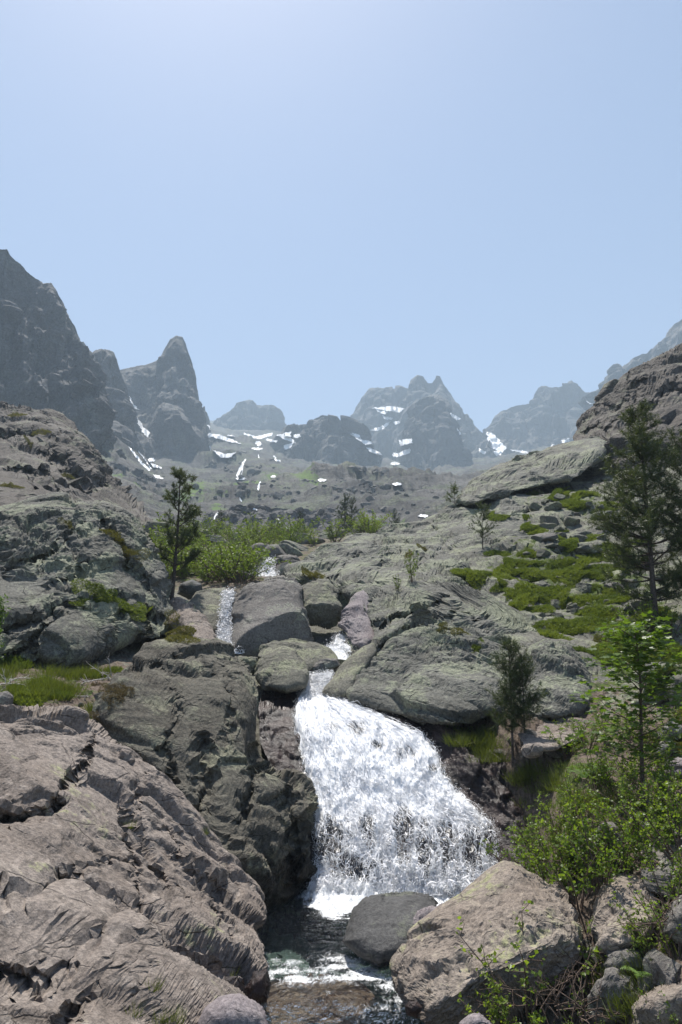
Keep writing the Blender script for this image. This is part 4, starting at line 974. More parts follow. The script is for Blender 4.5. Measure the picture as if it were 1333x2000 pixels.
strip('upper_waterfall', '', [(438,1155),(434,1180),(429,1215),(422,1250),(416,1272)], [(456,1155),(453,1180),(450,1215),(454,1250),(478,1278)], [26.1, 25.6, 25.1, 24.6, 23.7], 30, 90, 0.10, 0.60, 6000, seed=2, us_=0.2, vs_=0.4, dsize=(0.006, 0.025))
strip('cascade', '', [(520,1094),(508,1105),(488,1118),(480,1132)], [(536,1092),(538,1106),(545,1118),(545,1130)], [38.5, 37.5, 36.5, 35.2], 40, 50, 0.12, 0.53, 3000, seed=3, us_=0.5, vs_=0.5, dsize=(0.008, 0.03))
strip('cascade', '', [(640,1262),(632,1272),(628,1284)], [(668,1262),(680,1274),(690,1290)], [24.3, 23.6, 22.6], 40, 30, 0.10, 0.55, 2000, seed=4, us_=0.4, vs_=0.3)
strip('cascade', '', [(655,1240),(646,1256),(642,1270)], [(672,1238),(690,1256),(696,1274)], [25.6, 24.8, 24.0], 30, 30, 0.12, 0.50, 800, seed=5, us_=0.4, vs_=0.3)
report('water')

# haze: one closed box of pale air
def box(name, a, b, mat):
    x0, y0, z0 = a; x1, y1, z1 = b
    V = [(x0,y0,z0),(x1,y0,z0),(x1,y1,z0),(x0,y1,z0),(x0,y0,z1),(x1,y0,z1),(x1,y1,z1),(x0,y1,z1)]
    F = [(0,3,2,1),(4,5,6,7),(0,1,5,4),(1,2,6,5),(2,3,7,6),(3,0,4,7)]
    return obj(name, np.array(V, float), np.array(F), mat)
hz = Nodes('haze')
pv = hz('VolumePrincipled', {'Color': (0.61, 0.755, 0.89, 1), 'Density': HAZE_DENSITY, 'Anisotropy': 0.0})
hz.l.new(pv.outputs[0], hz.out.inputs['Volume'])
ztop = 40.0; zlow = 0.0
for o in COL.objects:
    if o.type == 'MESH':
        co = np.empty(len(o.data.vertices) * 3, np.float32); o.data.vertices.foreach_get('co', co)
        zz_ = co[2::3] + o.location.z
        ztop = max(ztop, float(zz_.max())); zlow = min(zlow, float(zz_.min()))
haze = tag(box('haze', (-2600, -60, zlow - 1.5), (2600, 3100, ztop + 8), hz.m), 'pale summer haze filling the valley air', 'haze', kind='stuff')
report('haze z %.0f..%.0f' % (zlow, ztop))
#@@PART5
# ------------------------------------------------------------------ ray placement: a pixel gives a direction, the ground or rock it meets gives the distance
DG = bpy.context.evaluated_depsgraph_get()
def bvh(o): return (o, BVHTree.FromObject(o, DG), Vector(o.location))
BV_GROUND = [bvh(near_ground)]
BV_NEAR = BV_GROUND + [bvh(o) for o in ROCKS]
BV_FAR = [bvh(o) for o in COL.objects if o.get('kind') == 'structure' and o.type == 'MESH' and o.name not in ('stream_pool',) and 'fall' not in o.name and 'cascade' not in o.name and o is not near_ground]
CAMV = Vector(CAM)
def hit(px, py, trees):
    d = Vector(rays(px, py)).normalized()
    best = None
    for o, t, off in trees:
        h = t.ray_cast(CAMV - off, d)
        if h[0] is not None and (best is None or h[3] < best[2]):
            best = (h[0] + off, h[1], h[3], o)
    return best
def down(x, y, trees):
    best = None
    for o, t, off in trees:
        h = t.ray_cast(Vector((x, y, 80)) - off, Vector((0, 0, -1)))
        if h[0] is not None and (best is None or h[3] < best[2]):
            best = (h[0] + off, h[1], h[3], o)
    return best
def height_to(loc, py, px=None):
    r = math.hypot(loc[0], loc[1])
    return float(P(px if px is not None else 666, py, r)[2] - loc[2])
report('bvh')

# ------------------------------------------------------------------ snow fields and far streams laid on the mountains
def snow_mat():
    N = Nodes('old snow')
    co = N('TexCoord').outputs['Object']
    c = N.mix(N.ramp(N.noise(co, 0.12, 5, 0.7), 0.35, 0.7), (0.72, 0.72, 0.72), (0.9, 0.9, 0.9))
    b = N('BsdfPrincipled', {'Base Color': c, 'Roughness': 0.7, 'Normal': N('Bump', {'Height': N.noise(co, 0.3, 4, 0.6), 'Strength': 0.5, 'Distance': 0.5}).outputs[0]})
    N.l.new(b.outputs[0], N.out.inputs[0]); return N.m
M['snow'] = snow_mat()
def whitewater_mat():
    N = Nodes('distant white water')
    co = N('TexCoord').outputs['Object']
    c = N.mix(N.ramp(N.noise(co, 0.8, 5, 0.7), 0.4, 0.6), (0.5, 0.54, 0.57), (0.88, 0.9, 0.92))
    b = N('BsdfPrincipled', {'Base Color': c, 'Roughness': 0.5}); N.l.new(b.outputs[0], N.out.inputs[0]); return N.m
M['farwater'] = whitewater_mat()

def inside(px, py, poly):
    poly = np.array(poly, float); x0, y0 = poly.T; x1, y1 = np.roll(poly, -1, 0).T
    c = ((y0[None] > py[:, None]) != (y1[None] > py[:, None])) & (px[:, None] < (x1 - x0)[None] * (py[:, None] - y0[None]) / np.where(y1 == y0, 1e-9, y1 - y0)[None] + x0[None])
    return c.sum(1) % 2 == 1

def drape(name, poly, mat, step=1.1, lift=1.0, rough=1.2, seed=0, thick=1.5, bench=None):
    """sheets of snow or water lying on whatever terrain the pixels meet, with real thickness; bench: slope (deg) of a snow apron"""
    poly = np.array(poly, float)
    x0, y0 = poly.min(0) - 1.5; x1, y1 = poly.max(0) + 1.5
    gx = np.arange(x0, x1 + step, step); gy = np.arange(y0, y1 + step, step)
    X, Y = np.meshgrid(gx, gy, indexing='ij')
    q = np.stack([X.ravel() / 7, Y.ravel() / 5, X.ravel() * 0 + seed], -1)
    wx = fbm(q, 3, 900 + seed) * rough * 3; wy = fbm(q + 40, 3, 901 + seed) * rough * 2
    ins = inside(X.ravel() + wx, Y.ravel() + wy, poly).reshape(X.shape)
    need = ins.copy()
    need[1:] |= ins[:-1]; need[:-1] |= ins[1:]; need2 = need.copy(); need[:, 1:] |= need2[:, :-1]; need[:, :-1] |= need2[:, 1:]
    rh = np.full(X.shape, np.nan)
    for i, j in zip(*np.nonzero(need)):
        h = hit(X[i, j], Y[i, j], BV_FAR)
        if h is not None: rh[i, j] = math.hypot(h[0].x, h[0].y)
    if np.isfinite(rh).sum() < 4: return []
    med = np.nanmedian(rh); ok = need & np.isfinite(rh) & (np.abs(rh - med) < 0.22 * med)
    rr = np.where(ok, rh, np.nan)
    d = rays(X, Y); te = d[..., 2] / np.hypot(d[..., 0], d[..., 1])
    if bench:
        tb = math.tan(R(bench))
        for i in range(X.shape[0]):
            js = np.nonzero(ok[i])[0]
            if not len(js): continue
            r0, t0 = rr[i, js[0]], te[i, js[0]]
            for j in js:      # ray meets a plane falling towards the viewer at the bench angle from the top edge
                rb = (t0 - tb) * r0 / (te[i, j] - tb) if te[i, j] < tb - 0.02 else rr[i, j]
                rr[i, j] = min(rr[i, j], rb)
        for _ in range(2):
            g = np.pad(rr, 1, constant_values=np.nan); st = np.stack([g[1:-1, 1:-1], g[:-2, 1:-1], g[2:, 1:-1], g[1:-1, :-2], g[1:-1, 2:]])
            with np.errstate(all='ignore'): m_ = np.nanmean(st, 0)
            rr = np.where(ok, np.minimum(m_, rh), np.nan)
    idx = -np.ones(X.shape, int); idx[ok] = np.arange(ok.sum())
    V = P(X[ok], Y[ok], rr[ok] - lift)
    a, b, c, e_ = idx[:-1, :-1], idx[:-1, 1:], idx[1:, 1:], idx[1:, :-1]
    good = ins[:-1, :-1] & (a >= 0) & (b >= 0) & (c >= 0) & (e_ >= 0)
    F = np.stack([a[good], b[good], c[good], e_[good]], -1)
    if len(F) < 2: return []
    comp = np.arange(len(V))
    for _ in range(200):
        m = comp[F].min(1); new = comp.copy(); np.minimum.at(new, F.ravel(), np.repeat(m, 4))
        if (new == comp).all(): break
        comp = new
    out = []
    for cid in np.unique(comp[F[:, 0]]):
        Fc = F[comp[F[:, 0]] == cid]
        if len(Fc) < 4: continue
        used, inv = np.unique(Fc, return_inverse=True); Vc = V[used]; Fc = inv.reshape(Fc.shape)
        n = normals(Vc, Fc)
        if (n * (CAM - Vc)).sum() < 0: Fc = Fc[:, ::-1]; n = -n
        dv = unit(Vc - CAM); V2 = Vc + dv * thick
        e = np.concatenate([Fc[:, [k, (k + 1) % 4]] for k in range(4)]); key = np.sort(e, 1)
        _, fi, cnt = np.unique(key, axis=0, return_index=True, return_counts=True)
        rim = e[fi[cnt == 1]]; m = len(Vc)
        FF = np.concatenate([Fc, Fc[:, ::-1] + m, np.stack([rim[:, 1], rim[:, 0], rim[:, 0] + m, rim[:, 1] + m], -1)])
        out.append(obj(name, np.concatenate([Vc, V2]), FF, M[mat], smooth=False, origin=Vc.mean(0)))
    return out

def unit(v): return v / (np.linalg.norm(v, axis=-1, keepdims=True) + 1e-9)
def ell(x, y, rx, ry, a=0, n=12):
    t = np.linspace(0, 2 * math.pi, n, endpoint=False); c, s = math.cos(R(a)), math.sin(R(a))
    return [(x + rx * math.cos(k) * c - ry * math.sin(k) * s, y + rx * math.cos(k) * s + ry * math.sin(k) * c) for k in t]
S_FAR = 'white snow patch on the slopes below the blocky far peak'
S_FLAT = 'white snow band below the flat-topped peak'
S_NEED = 'white snow streak in the gully beside the needle peak'
S_TOW = 'white snow patch on the right flank of the twin towers'
S_SER = 'white snow patch under the serrated peak'
S_FLOOR = 'small snow remnant low on the grey valley floor'
SNOW = [
 (S_FAR, [(408,833),(425,840),(462,846),(458,852),(430,848),(468,862),(440,858),(420,853)]), (S_FAR, [(400,848),(415,846),(420,852),(404,853)]), (S_FAR, [(418,880),(440,886),(458,884),(450,891),(432,892)]),
 (S_FAR, [(478,845),(500,852),(530,846),(528,850),(505,856),(482,855)]), (S_FAR, [(522,857),(540,860),(540,863),(522,860)]), (S_FAR, [(540,850),(555,848),(570,856),(575,862),(558,858)]), (S_FAR, [(555,846),(568,843),(566,852),(556,851)]), (S_FAR, [(555,870),(572,865),(566,874),(556,876)]),
 (S_FAR, ell(505,866,5,4)), (S_FAR, ell(502,876,10,2.2)), (S_FAR, ell(580,851,6,3)),
 (S_FLAT, [(730,797),(760,794),(786,797),(780,804),(755,801)]), (S_FLAT, [(735,800),(756,805),(752,808),(738,804)]), (S_FLAT, [(746,811),(768,816),(762,819),(750,817)]), (S_FLAT, [(722,838),(745,832),(760,824),(756,832),(738,840)]), (S_FLAT, ell(775,825,6,2.2)),
 (S_FLAT, [(690,850),(715,860),(750,863),(798,857),(800,864),(780,868),(740,866),(716,866)]), (S_FLAT, [(720,874),(745,882),(775,884),(797,876),(796,884),(775,890),(745,887),(726,882)]), (S_FLAT, [(688,846),(700,848),(704,853),(692,852)]), (S_FLAT, ell(772,905,9,2)), (S_FLAT, ell(776,945,8,2)),
 (S_NEED, [(253,776),(262,790),(272,798),(264,795),(256,786)]), (S_NEED, [(270,820),(280,834),(292,842),(288,850),(278,842),(270,828)]), (S_NEED, [(294,905),(312,910),(316,914),(300,911)]), (S_NEED, [(300,927),(318,932),(318,934),(304,932)]), (S_NEED, ell(296,898,6,3)),
 (S_TOW, [(880,806),(890,812),(900,816),(892,819),(884,815)]), (S_TOW, [(893,838),(905,846),(898,848)]), (S_TOW, [(936,876),(948,882),(946,886),(938,883)]),
 (S_SER, [(952,848),(964,850),(972,858),(988,872),(978,880),(966,874),(956,870)]), (S_SER, [(966,882),(984,878),(976,888),(968,888)]), (S_SER, [(996,878),(1020,880),(1045,886),(1030,885),(1005,881)]), (S_SER, [(1144,782),(1156,788),(1150,788)]), (S_SER, [(1096,860),(1112,856),(1110,862),(1098,864)]), (S_SER, [(1072,872),(1082,868),(1078,876)]),
 (S_FLOOR, ell(629,937,8,2.4)), (S_FLOOR, ell(534,930,5,2)), (S_FLOOR, ell(470,934,10,1.6)), (S_FLOOR, ell(826,1007,9,2.0)),
]
for k, (lab, poly) in enumerate(SNOW):
    _p = np.array(poly, float); _c = _p.mean(0); poly = _c + (_p - _c) * np.array([1.12, 1.3])
    far = lab is S_FLOOR or lab is S_NEED
    for o in drape('snow_patch', poly, 'snow', lift=2.0 if far else 4.0, thick=6.0 if far else 12.0, seed=k, rough=0.7, bench=48):
        tag(o, lab, 'snow', {S_FAR: 'snow below the blocky far peak', S_FLAT: 'snow bands below the flat-topped peak', S_NEED: 'snow beside the needle peak', S_TOW: 'snow on the twin towers', S_SER: 'snow under the serrated peak', S_FLOOR: 'snow remnants on the valley floor'}[lab])
def ribbon(pts, w):
    pts = np.array(pts, float); d = np.gradient(pts, axis=0); d /= np.linalg.norm(d, axis=1, keepdims=True) + 1e-9
    n = np.stack([-d[:, 1], d[:, 0]], -1); ww = np.asarray(w, float) * np.ones(len(pts))
    return list(map(tuple, pts + n * ww[:, None])) + list(map(tuple, (pts - n * ww[:, None])[::-1]))
for k, (pts, w) in enumerate([([(480,896),(474,906),(468,918),(463,930)], (1.5,2.5,3.5,2.5)), ([(476,902),(474,914),(472,926)], 1.0), ([(509,940),(506,948),(504,956)], (1.5,2.2,2.6)), ([(413,862),(410,872),(412,880)], 1.0), ([(536,1008),(546,1016),(551,1026)], (1.2,1.6,1.6)), ([(556,1028),(568,1034),(575,1040)], (1.0,1.6,2.2)), ([(426,1000),(420,1008),(417,1016)], (1.4,2,1.4)),
      ([(252,872),(264,888),(278,905),(292,918)], (1.0,2.2,2.6,3.0)), ([(270,880),(284,898),(296,916)], 0.9), ([(468,972),(472,980)], 1.0), ([(494,993),(502,996)], 2.2), ([(534,890),(540,898),(548,900)], 2.0), ([(505,888),(506,894)], 1.2)]):
    for o in drape('mountain_stream', ribbon(pts, np.asarray(w) * 0.8), 'farwater', step=0.8, lift=0.5, rough=0.5, seed=60 + k, thick=1.0):
        tag(o, kind='structure')
report('snow')

# ------------------------------------------------------------------ vegetation meshes
M['bark'] = plain_mat('pine bark', (0.055, 0.045, 0.038), (0.12, 0.095, 0.08), 14)
M['twig'] = plain_mat('brown twig', (0.085, 0.06, 0.045), (0.17, 0.125, 0.10), 20)
M['deadwood'] = plain_mat('bleached dead wood', (0.36, 0.33, 0.31), (0.52, 0.49, 0.46), 12)
M['needle'] = leaf_mat('pine needles', (0.032, 0.050, 0.018), (0.075, 0.098, 0.034), 0.30, (1.6, 1.5, 0.7))
M['needle_far'] = leaf_mat('pine needles dark', (0.026, 0.040, 0.018), (0.05, 0.068, 0.028), 0.2)
M['leaf'] = leaf_mat('alder leaf', (0.075, 0.135, 0.02), (0.185, 0.255, 0.047), 0.52, (1.5, 1.45, 0.55), 0.4)
M['leaf_mid'] = leaf_mat('alder leaf thicket', (0.07, 0.125, 0.02), (0.165, 0.225, 0.045), 0.46, (1.45, 1.4, 0.5), 0.5)
M['maple'] = leaf_mat('maple leaf', (0.045, 0.092, 0.016), (0.115, 0.17, 0.03), 0.42, (1.35, 1.45, 0.5), 0.4)
M['juniper'] = leaf_mat('juniper needles', (0.062, 0.10, 0.018), (0.19, 0.235, 0.05), 0.38, (1.4, 1.35, 0.6), 0.6)
M['juniper_yellow'] = leaf_mat('yellowish juniper needles', (0.075, 0.085, 0.016), (0.17, 0.175, 0.04), 0.3, (1.4, 1.3, 0.6), 0.6)
M['grass'] = leaf_mat('mountain grass', (0.055, 0.08, 0.016), (0.15, 0.175, 0.042), 0.35, (1.4, 1.4, 0.5), 0.6)
M['moss'] = leaf_mat('mossy cushion', (0.085, 0.085, 0.02), (0.19, 0.18, 0.055), 0.25, (1.3, 1.25, 0.6), 0.8)
M['fern'] = leaf_mat('fern', (0.08, 0.16, 0.02), (0.15, 0.25, 0.04), 0.5, (1.5, 1.5, 0.5), 0.5)
M['heath'] = leaf_mat('brown heath', (0.09, 0.06, 0.03), (0.15, 0.12, 0.05), 0.2, (1.3, 1.2, 0.8), 0.8)

class MB:
    def __init__(self): self.V = []; self.F = []; self.n = 0
    def add(self, V, F):
        self.V.append(np.asarray(V, float)); self.F.append(np.asarray(F) + self.n); self.n += len(V)
    def tube(self, pts, rad, sides=5):
        pts = np.asarray(pts, float); m = len(pts); rad = np.asarray(rad, float) * np.ones(m)
        t = np.gradient(pts, axis=0); t /= np.linalg.norm(t, axis=1, keepdims=True) + 1e-9
        ref = np.array([0.31, 0.95, 0.1]) if abs(t[0, 1]) < 0.8 else np.array([1.0, 0.1, 0.2])
        a = np.cross(t, ref); a /= np.linalg.norm(a, axis=1, keepdims=True) + 1e-9; b = np.cross(t, a)
        th = np.linspace(0, 2 * np.pi, sides, endpoint=False)
        V = pts[:, None] + rad[:, None, None] * (np.cos(th)[None, :, None] * a[:, None] + np.sin(th)[None, :, None] * b[:, None])
        i = np.arange(m - 1)[:, None] * sides; j = np.arange(sides)[None]; j2 = (j + 1) % sides
        F = np.stack([i + j, i + j2, i + sides + j2, i + sides + j], -1).reshape(-1, 4)
        self.add(V.reshape(-1, 3), F)
    def mesh(self, name, mat, smooth=True):
        return make_mesh(name, np.concatenate(self.V), np.concatenate(self.F), mat, smooth)

def child(name, me, parent):
    o = bpy.data.objects.new(name, me); COL.objects.link(o); o.parent = parent; return o

def unit(v): return v / (np.linalg.norm(v, axis=-1, keepdims=True) + 1e-9)

def needles(C, D, rng, per=24, length=0.13, width=0.011, spread=0.75):
    n = len(C) * per
    c = np.repeat(C, per, 0) + np.repeat(D, per, 0) * (rng.random((n, 1)) - 0.3) * length * 1.1
    d = unit(np.repeat(D, per, 0) * (0.35 + 0.5 * rng.random((n, 1))) + rng.normal(size=(n, 3)) * spread)
    w = unit(np.cross(d, rng.normal(size=(n, 3)))) * width * 0.5
    tip = c + d * length * (0.7 + 0.5 * rng.random((n, 1)))
    V = np.stack([c - w, c + w, tip], 1).reshape(-1, 3)
    return V, np.arange(n * 3).reshape(-1, 3)

def pine_meshes(h, crown0, lmax, whorls, per_whorl, rng, up=0.35, sub=3, per=22, nl=0.13, nw=0.011, taper=0.8, bare=0.35, trunk_r=None, lean=0.02, shape=1.0, one_side=0.0):
    wood = MB(); C = []; D = []
    ts = np.linspace(0, 1, 12)
    ax = np.stack([lean * h * np.sin(ts * 2.1), lean * 0.6 * h * np.sin(ts * 3.3), ts * h], -1)
    tr = trunk_r or h * 0.014
    wood.tube(ax, tr * (1 - 0.88 * ts), 7)
    for w in range(whorls):
        f = crown0 + (1 - crown0) * ((w + 0.5 * rng.random()) / whorls) ** 0.95
        base = np.array([np.interp(f, ts, ax[:, k]) for k in range(3)])
        env = min(1.0, (1 - f) / (1 - crown0) * 1.25 + 0.06) ** shape * (0.55 + 0.45 * min(1, (f - crown0) / 0.12 + 0.35))
        for b in range(per_whorl + int(rng.integers(0, 2))):
            az = rng.random() * 6.283
            ln = lmax * env * (0.6 + 0.55 * rng.random()) * (1 + one_side * math.cos(az))
            if rng.random() < 0.08: continue
            u = up * (0.5 + f) + 0.15 * rng.normal()
            d = unit(np.array([math.cos(az), math.sin(az), u - 0.12]))
            m = 6; t = np.linspace(0, 1, m)[:, None]
            pts = base + d * ln * t + np.array([0, 0, 1]) * ln * 0.28 * t ** 2.2 + rng.normal(size=(m, 3)) * 0.03 * ln * t
            wood.tube(pts, np.maximum(tr * 0.30 * env * (1 - 0.85 * t[:, 0]), 0.004), 4)
            dirs = unit(np.gradient(pts, axis=0))
            nb = max(2, int(ln / (nl * 0.75) * (1 - bare)))
            for s in np.linspace(bare, 1, nb):
                p = np.array([np.interp(s, t[:, 0], pts[:, k]) for k in range(3)]); dd = np.array([np.interp(s, t[:, 0], dirs[:, k]) for k in range(3)])
                C.append(p); D.append(unit(dd + rng.normal(size=3) * 0.15))
                for _ in range(sub):
                    if rng.random() < 0.62:
                        sl = nl * (0.8 + 1.6 * rng.random()) * (1.1 - 0.5 * s)
                        sd = unit(dd * 0.6 + rng.normal(size=3) * 0.6 + np.array([0, 0, 0.35]))
                        q = p + sd * sl
                        C.append(q); D.append(sd)
                        if sl > nl * 1.5: wood.tube([p, q], [0.006, 0.003], 3); C.append(p + sd * sl * 0.55); D.append(sd)
    C.append(ax[-1]); D.append(np.array([0, 0, 1.0]))
    C = np.array(C); D = np.array(D)
    V, F = needles(C, D, rng, per, nl, nw)
    return wood.mesh('trunk', M['bark']), (V, F)

def pine(label, base, top_py, top_px, cat_mat='needle', group=None, name='pine_tree', seed=1, sink=0.15, **kw):
    rng = np.random.default_rng(seed)
    base = np.array(base, float) - (0, 0, sink)
    h = kw.pop('h', None) or height_to(base, top_py, top_px)
    wood, (V, F) = pine_meshes(h, rng=rng, **kw)
    root = empty(name, base); tag(root, label, 'pine tree', group)
    child('trunk', wood, root)
    child('crown', make_mesh('crown', V, F, M[cat_mat]), root)
    return root

h = hit(1283, 1236, BV_GROUND); base_a = np.array(h[0])
pine('tall pine with drooping needle tufts on the juniper slope', base_a, 800, 1245, seed=11, crown0=0.15, lmax=1.65, whorls=24, per_whorl=5, sub=4, per=24, up=0.28, nl=0.16, nw=0.013, shape=0.75)
h = hit(1365, 1205, BV_GROUND)
pine('dense dark pine close behind the tall pine', np.array(h[0]), 840, 1345, seed=12, crown0=0.15, lmax=1.5, whorls=17, per_whorl=5, sub=3, per=20, up=0.3, nl=0.16, nw=0.014, shape=0.7)
b = P(333, 1175, 28.4); g = down(b[0], b[1], BV_NEAR)
pine('lone slender pine beside the lichened dome', np.array(g[0]), 922, 344, seed=13, crown0=0.30, lmax=1.05, whorls=12, per_whorl=3, sub=5, per=28, up=0.55, nl=0.15, nw=0.017, bare=0.45, shape=0.6, one_side=0.25, trunk_r=0.10)
h = hit(1002, 1494, BV_GROUND); h = h or hit(1002, 1494, BV_NEAR)
pine('slender young pine at the brink right of the waterfall', np.array(h[0]), 1262, 986, seed=14, crown0=0.28, lmax=0.55, whorls=13, per_whorl=4, sub=4, per=24, up=0.55, nl=0.105, nw=0.0075, bare=0.3, shape=0.6, trunk_r=0.035)
h = hit(1026, 1478, BV_GROUND)
pine('thinner young pine just behind the one at the brink', np.array(h[0]), 1285, 1018, seed=15, crown0=0.3, lmax=0.46, whorls=11, per_whorl=4, sub=3, per=22, up=0.5, nl=0.10, nw=0.0075, bare=0.3, shape=0.6, trunk_r=0.028)
h = hit(943, 1072, BV_NEAR)
pine('small thin pine growing from the broad pale outcrop', np.array(h[0]), 990, 943, seed=16, crown0=0.28, lmax=0.62, whorls=9, per_whorl=3, sub=2, per=16, up=0.55, nl=0.14, nw=0.018, shape=0.6)
h = hit(888, 984, BV_NEAR)
pine('stunted pine sapling under the tip of the leaning slab', np.array(h[0]), 952, 888, seed=17, crown0=0.12, lmax=0.6, whorls=5, per_whorl=4, sub=2, per=14, up=0.6, nl=0.14, nw=0.02, shape=0.6)
FARPINES = [(672,1046,966,92,'taller of the paired dark pines on the valley lip',1.5), (686,1046,974,95,'shorter of the paired dark pines on the valley lip',1.3), (431,1042,999,86,'grey-green pine among alders left of the valley lip',1.2), (586,1044,1003,92,'thin pine in front of the far white stream',0.9), (770,1030,998,88,'small dark pine on the crest of the whaleback',0.9), (566,986,962,330,'lone far pine on the bare valley floor',3.0)]
for k, (px, py, top, r, lab, lm) in enumerate(FARPINES):
    b = P(px, py, r); g = down(b[0], b[1], BV_NEAR + BV_FAR) or (Vector(b),)
    base = np.array(g[0]); hh = height_to(base, top, px)
    pine(lab, base, top, px, 'needle_far', seed=20 + k, crown0=0.12, lmax=lm, whorls=11, per_whorl=4, sub=2, per=14, up=0.45, nl=0.02 * hh + 0.06, nw=0.006 * hh, bare=0.2, shape=0.6)
report('pines')

# alder bushes
def leaf_quads(C, D, Nn, size, rng, wide=0.42):
    """kite-shaped leaves, folded a little"""
    n = len(C); side = unit(np.cross(D, Nn)); s = size[:, None]
    a = C; b = C + D * s * 0.5 + side * s * wide + Nn * s * 0.06; c = C + D * s; d = C + D * s * 0.5 - side * s * wide + Nn * s * 0.06
    return np.stack([a, b, c, d], 1).reshape(-1, 3), np.arange(n * 4).reshape(-1, 4)

def alder_meshes(rng, h=1.5, stems=9, spread=0.6, twigs=9, leaves=12, leaf=0.064, bare=0.25):
    wood = MB(); C = []; D = []; Z = []
    for s in range(stems):
        az = rng.random() * 6.283; sp = spread * (0.25 + 0.9 * rng.random()); hh = h * (0.6 + 0.45 * rng.random())
        m = 8; t = np.linspace(0, 1, m)[:, None]
        o = np.array([math.cos(az), math.sin(az), 0])
        pts = o * 0.10 * h * rng.random() + o * sp * h * (t ** 1.2) + np.array([0, 0, 1]) * hh * (t - 0.18 * sp * t ** 3) + np.cumsum(rng.normal(size=(m, 3)) * 0.022 * h, 0) * t
        wood.tube(pts, 0.012 * h * (1 - 0.8 * t[:, 0]) + 0.0015, 4)
        for k in range(twigs):
            f = bare + (1 - bare) * (k + rng.random()) / twigs
            p = np.array([np.interp(f, t[:, 0], pts[:, i]) for i in range(3)])
            td = unit(rng.normal(size=3) * np.array([1, 1, 0.5]) + o * 0.5 + np.array([0, 0, 0.45]))
            tl = h * (0.10 + 0.22 * rng.random()) * (1.15 - 0.55 * f)
            q = p + td * tl + np.array([0, 0, -0.04 * tl])
            wood.tube([p, (p + q) / 2 + rng.normal(size=3) * 0.02 * h, q], [0.004 * h, 0.003 * h, 0.0015 * h], 3)
            for l in range(leaves):
                g = (l + 0.5 + 0.4 * rng.normal()) / leaves
                C.append(p + (q - p) * g + rng.normal(size=3) * 0.012 * h); D.append(unit(td * 0.4 + rng.normal(size=3) * 0.8)); Z.append(unit(np.array([0, 0, 0.8]) + rng.normal(size=3) * 0.55))
    C, D, Z = map(np.array, (C, D, Z))
    V, F = leaf_quads(C, D, Z, leaf * (0.65 + 0.6 * rng.random(len(C))), rng)
    return wood.mesh('stem', M['twig']), V, F
ALDER = []
for k, kw in enumerate([dict(), dict(h=1.5, stems=11, spread=0.75), dict(h=1.5, stems=7, spread=0.4, twigs=10), dict(h=1.5, stems=10, spread=0.9, twigs=7), dict(h=1.5, stems=8, spread=0.6, twigs=6, leaves=7, bare=0.45)]):
    w, V, F = alder_meshes(np.random.default_rng(40 + k), **kw)
    ALDER.append((w, make_mesh('foliage', V, F, M['leaf']), make_mesh('foliage', V, F, M['leaf_mid'])))
def alder(loc, h, var, label, group=None, mid=False, rz=None, name='alder_bush', tiltx=0, tilty=0, sx=1.0):
    root = empty(name, loc); s = h / 1.5
    root.scale = (s * sx, s * sx, s); root.rotation_euler = (tiltx, tilty, random.random() * 6.28 if rz is None else rz)
    tag(root, label, 'bush', group)
    w, a, b = ALDER[var]
    child('stem', w, root); child('foliage', b if mid else a, root)
    return root
# right bank, in front of and around the boulders
BANK = [(1050,1745,1.15,1),(1085,1760,1.2,0),(1130,1770,1.25,3),(1180,1742,1.2,1),(1215,1705,1.1,0),(1110,1700,1.15,2),(1060,1690,1.0,1),(1150,1690,1.1,0),(1250,1665,1.1,1),(1290,1660,1.1,2),(1035,1660,0.75,0),
        (1270,1610,1.0,1),(1310,1620,1.1,0),(1330,1680,1.2,3),(1090,1620,0.8,0),(1130,1600,0.85,2),(1210,1560,0.9,1),(1165,1545,0.9,0),(1240,1530,0.9,3),(1300,1540,0.9,0),(1110,1480,0.75,1),(1150,1470,0.9,0),(1190,1460,1.0,2),(1225,1450,0.9,1),(1280,1480,0.85,0),(1335,1590,1.0,1),(1120,1440,0.6,1),(1320,1440,0.8,3)]
for px, py, hh, var in BANK:
    g = hit(px, py, BV_GROUND)
    alder(np.array(g[0]) - (0, 0, 0.05), hh * 0.9, var, 'green alder bush ' + (w_ := 'rooted directly behind the big tan boulder' if px < 1140 and py > 1590 else 'rising behind the rounded tan boulder' if py > 1590 else 'on the slope below the flat pinkish slab' if px < 1170 else 'around the trunk of the maple sapling'), 'alder bushes ' + w_)
FRONT = [(1040,1985,1.45,4,9.6,'leafy twigs rising in front of the big tan boulder'),(1010,2015,0.95,0,9.1,'low leafy bush at the foot of the big tan boulder'),(1275,1905,0.7,0,9.7,'bright leafy sprig above the cream boulder'),(1130,2010,0.5,4,9.0,'sparse leafy shoots beside the round grey stone'),(1325,2030,0.5,4,8.6,'leafy shoots in front of the cream boulder'),(1320,1850,0.9,4,9.4,'twiggy bush growing over the brown rock on the right bank'),(1305,1760,0.8,0,10.3,'leafy twigs arching over the rounded tan boulder')]
for px, py, hh, var, r, lab in FRONT:
    b = P(px, py, r); g = down(b[0], b[1], BV_GROUND)
    base = np.array(g[0]); base[2] = max(base[2], b[2] - 0.25)
    alder(base - (0, 0, 0.05), hh, var, lab)
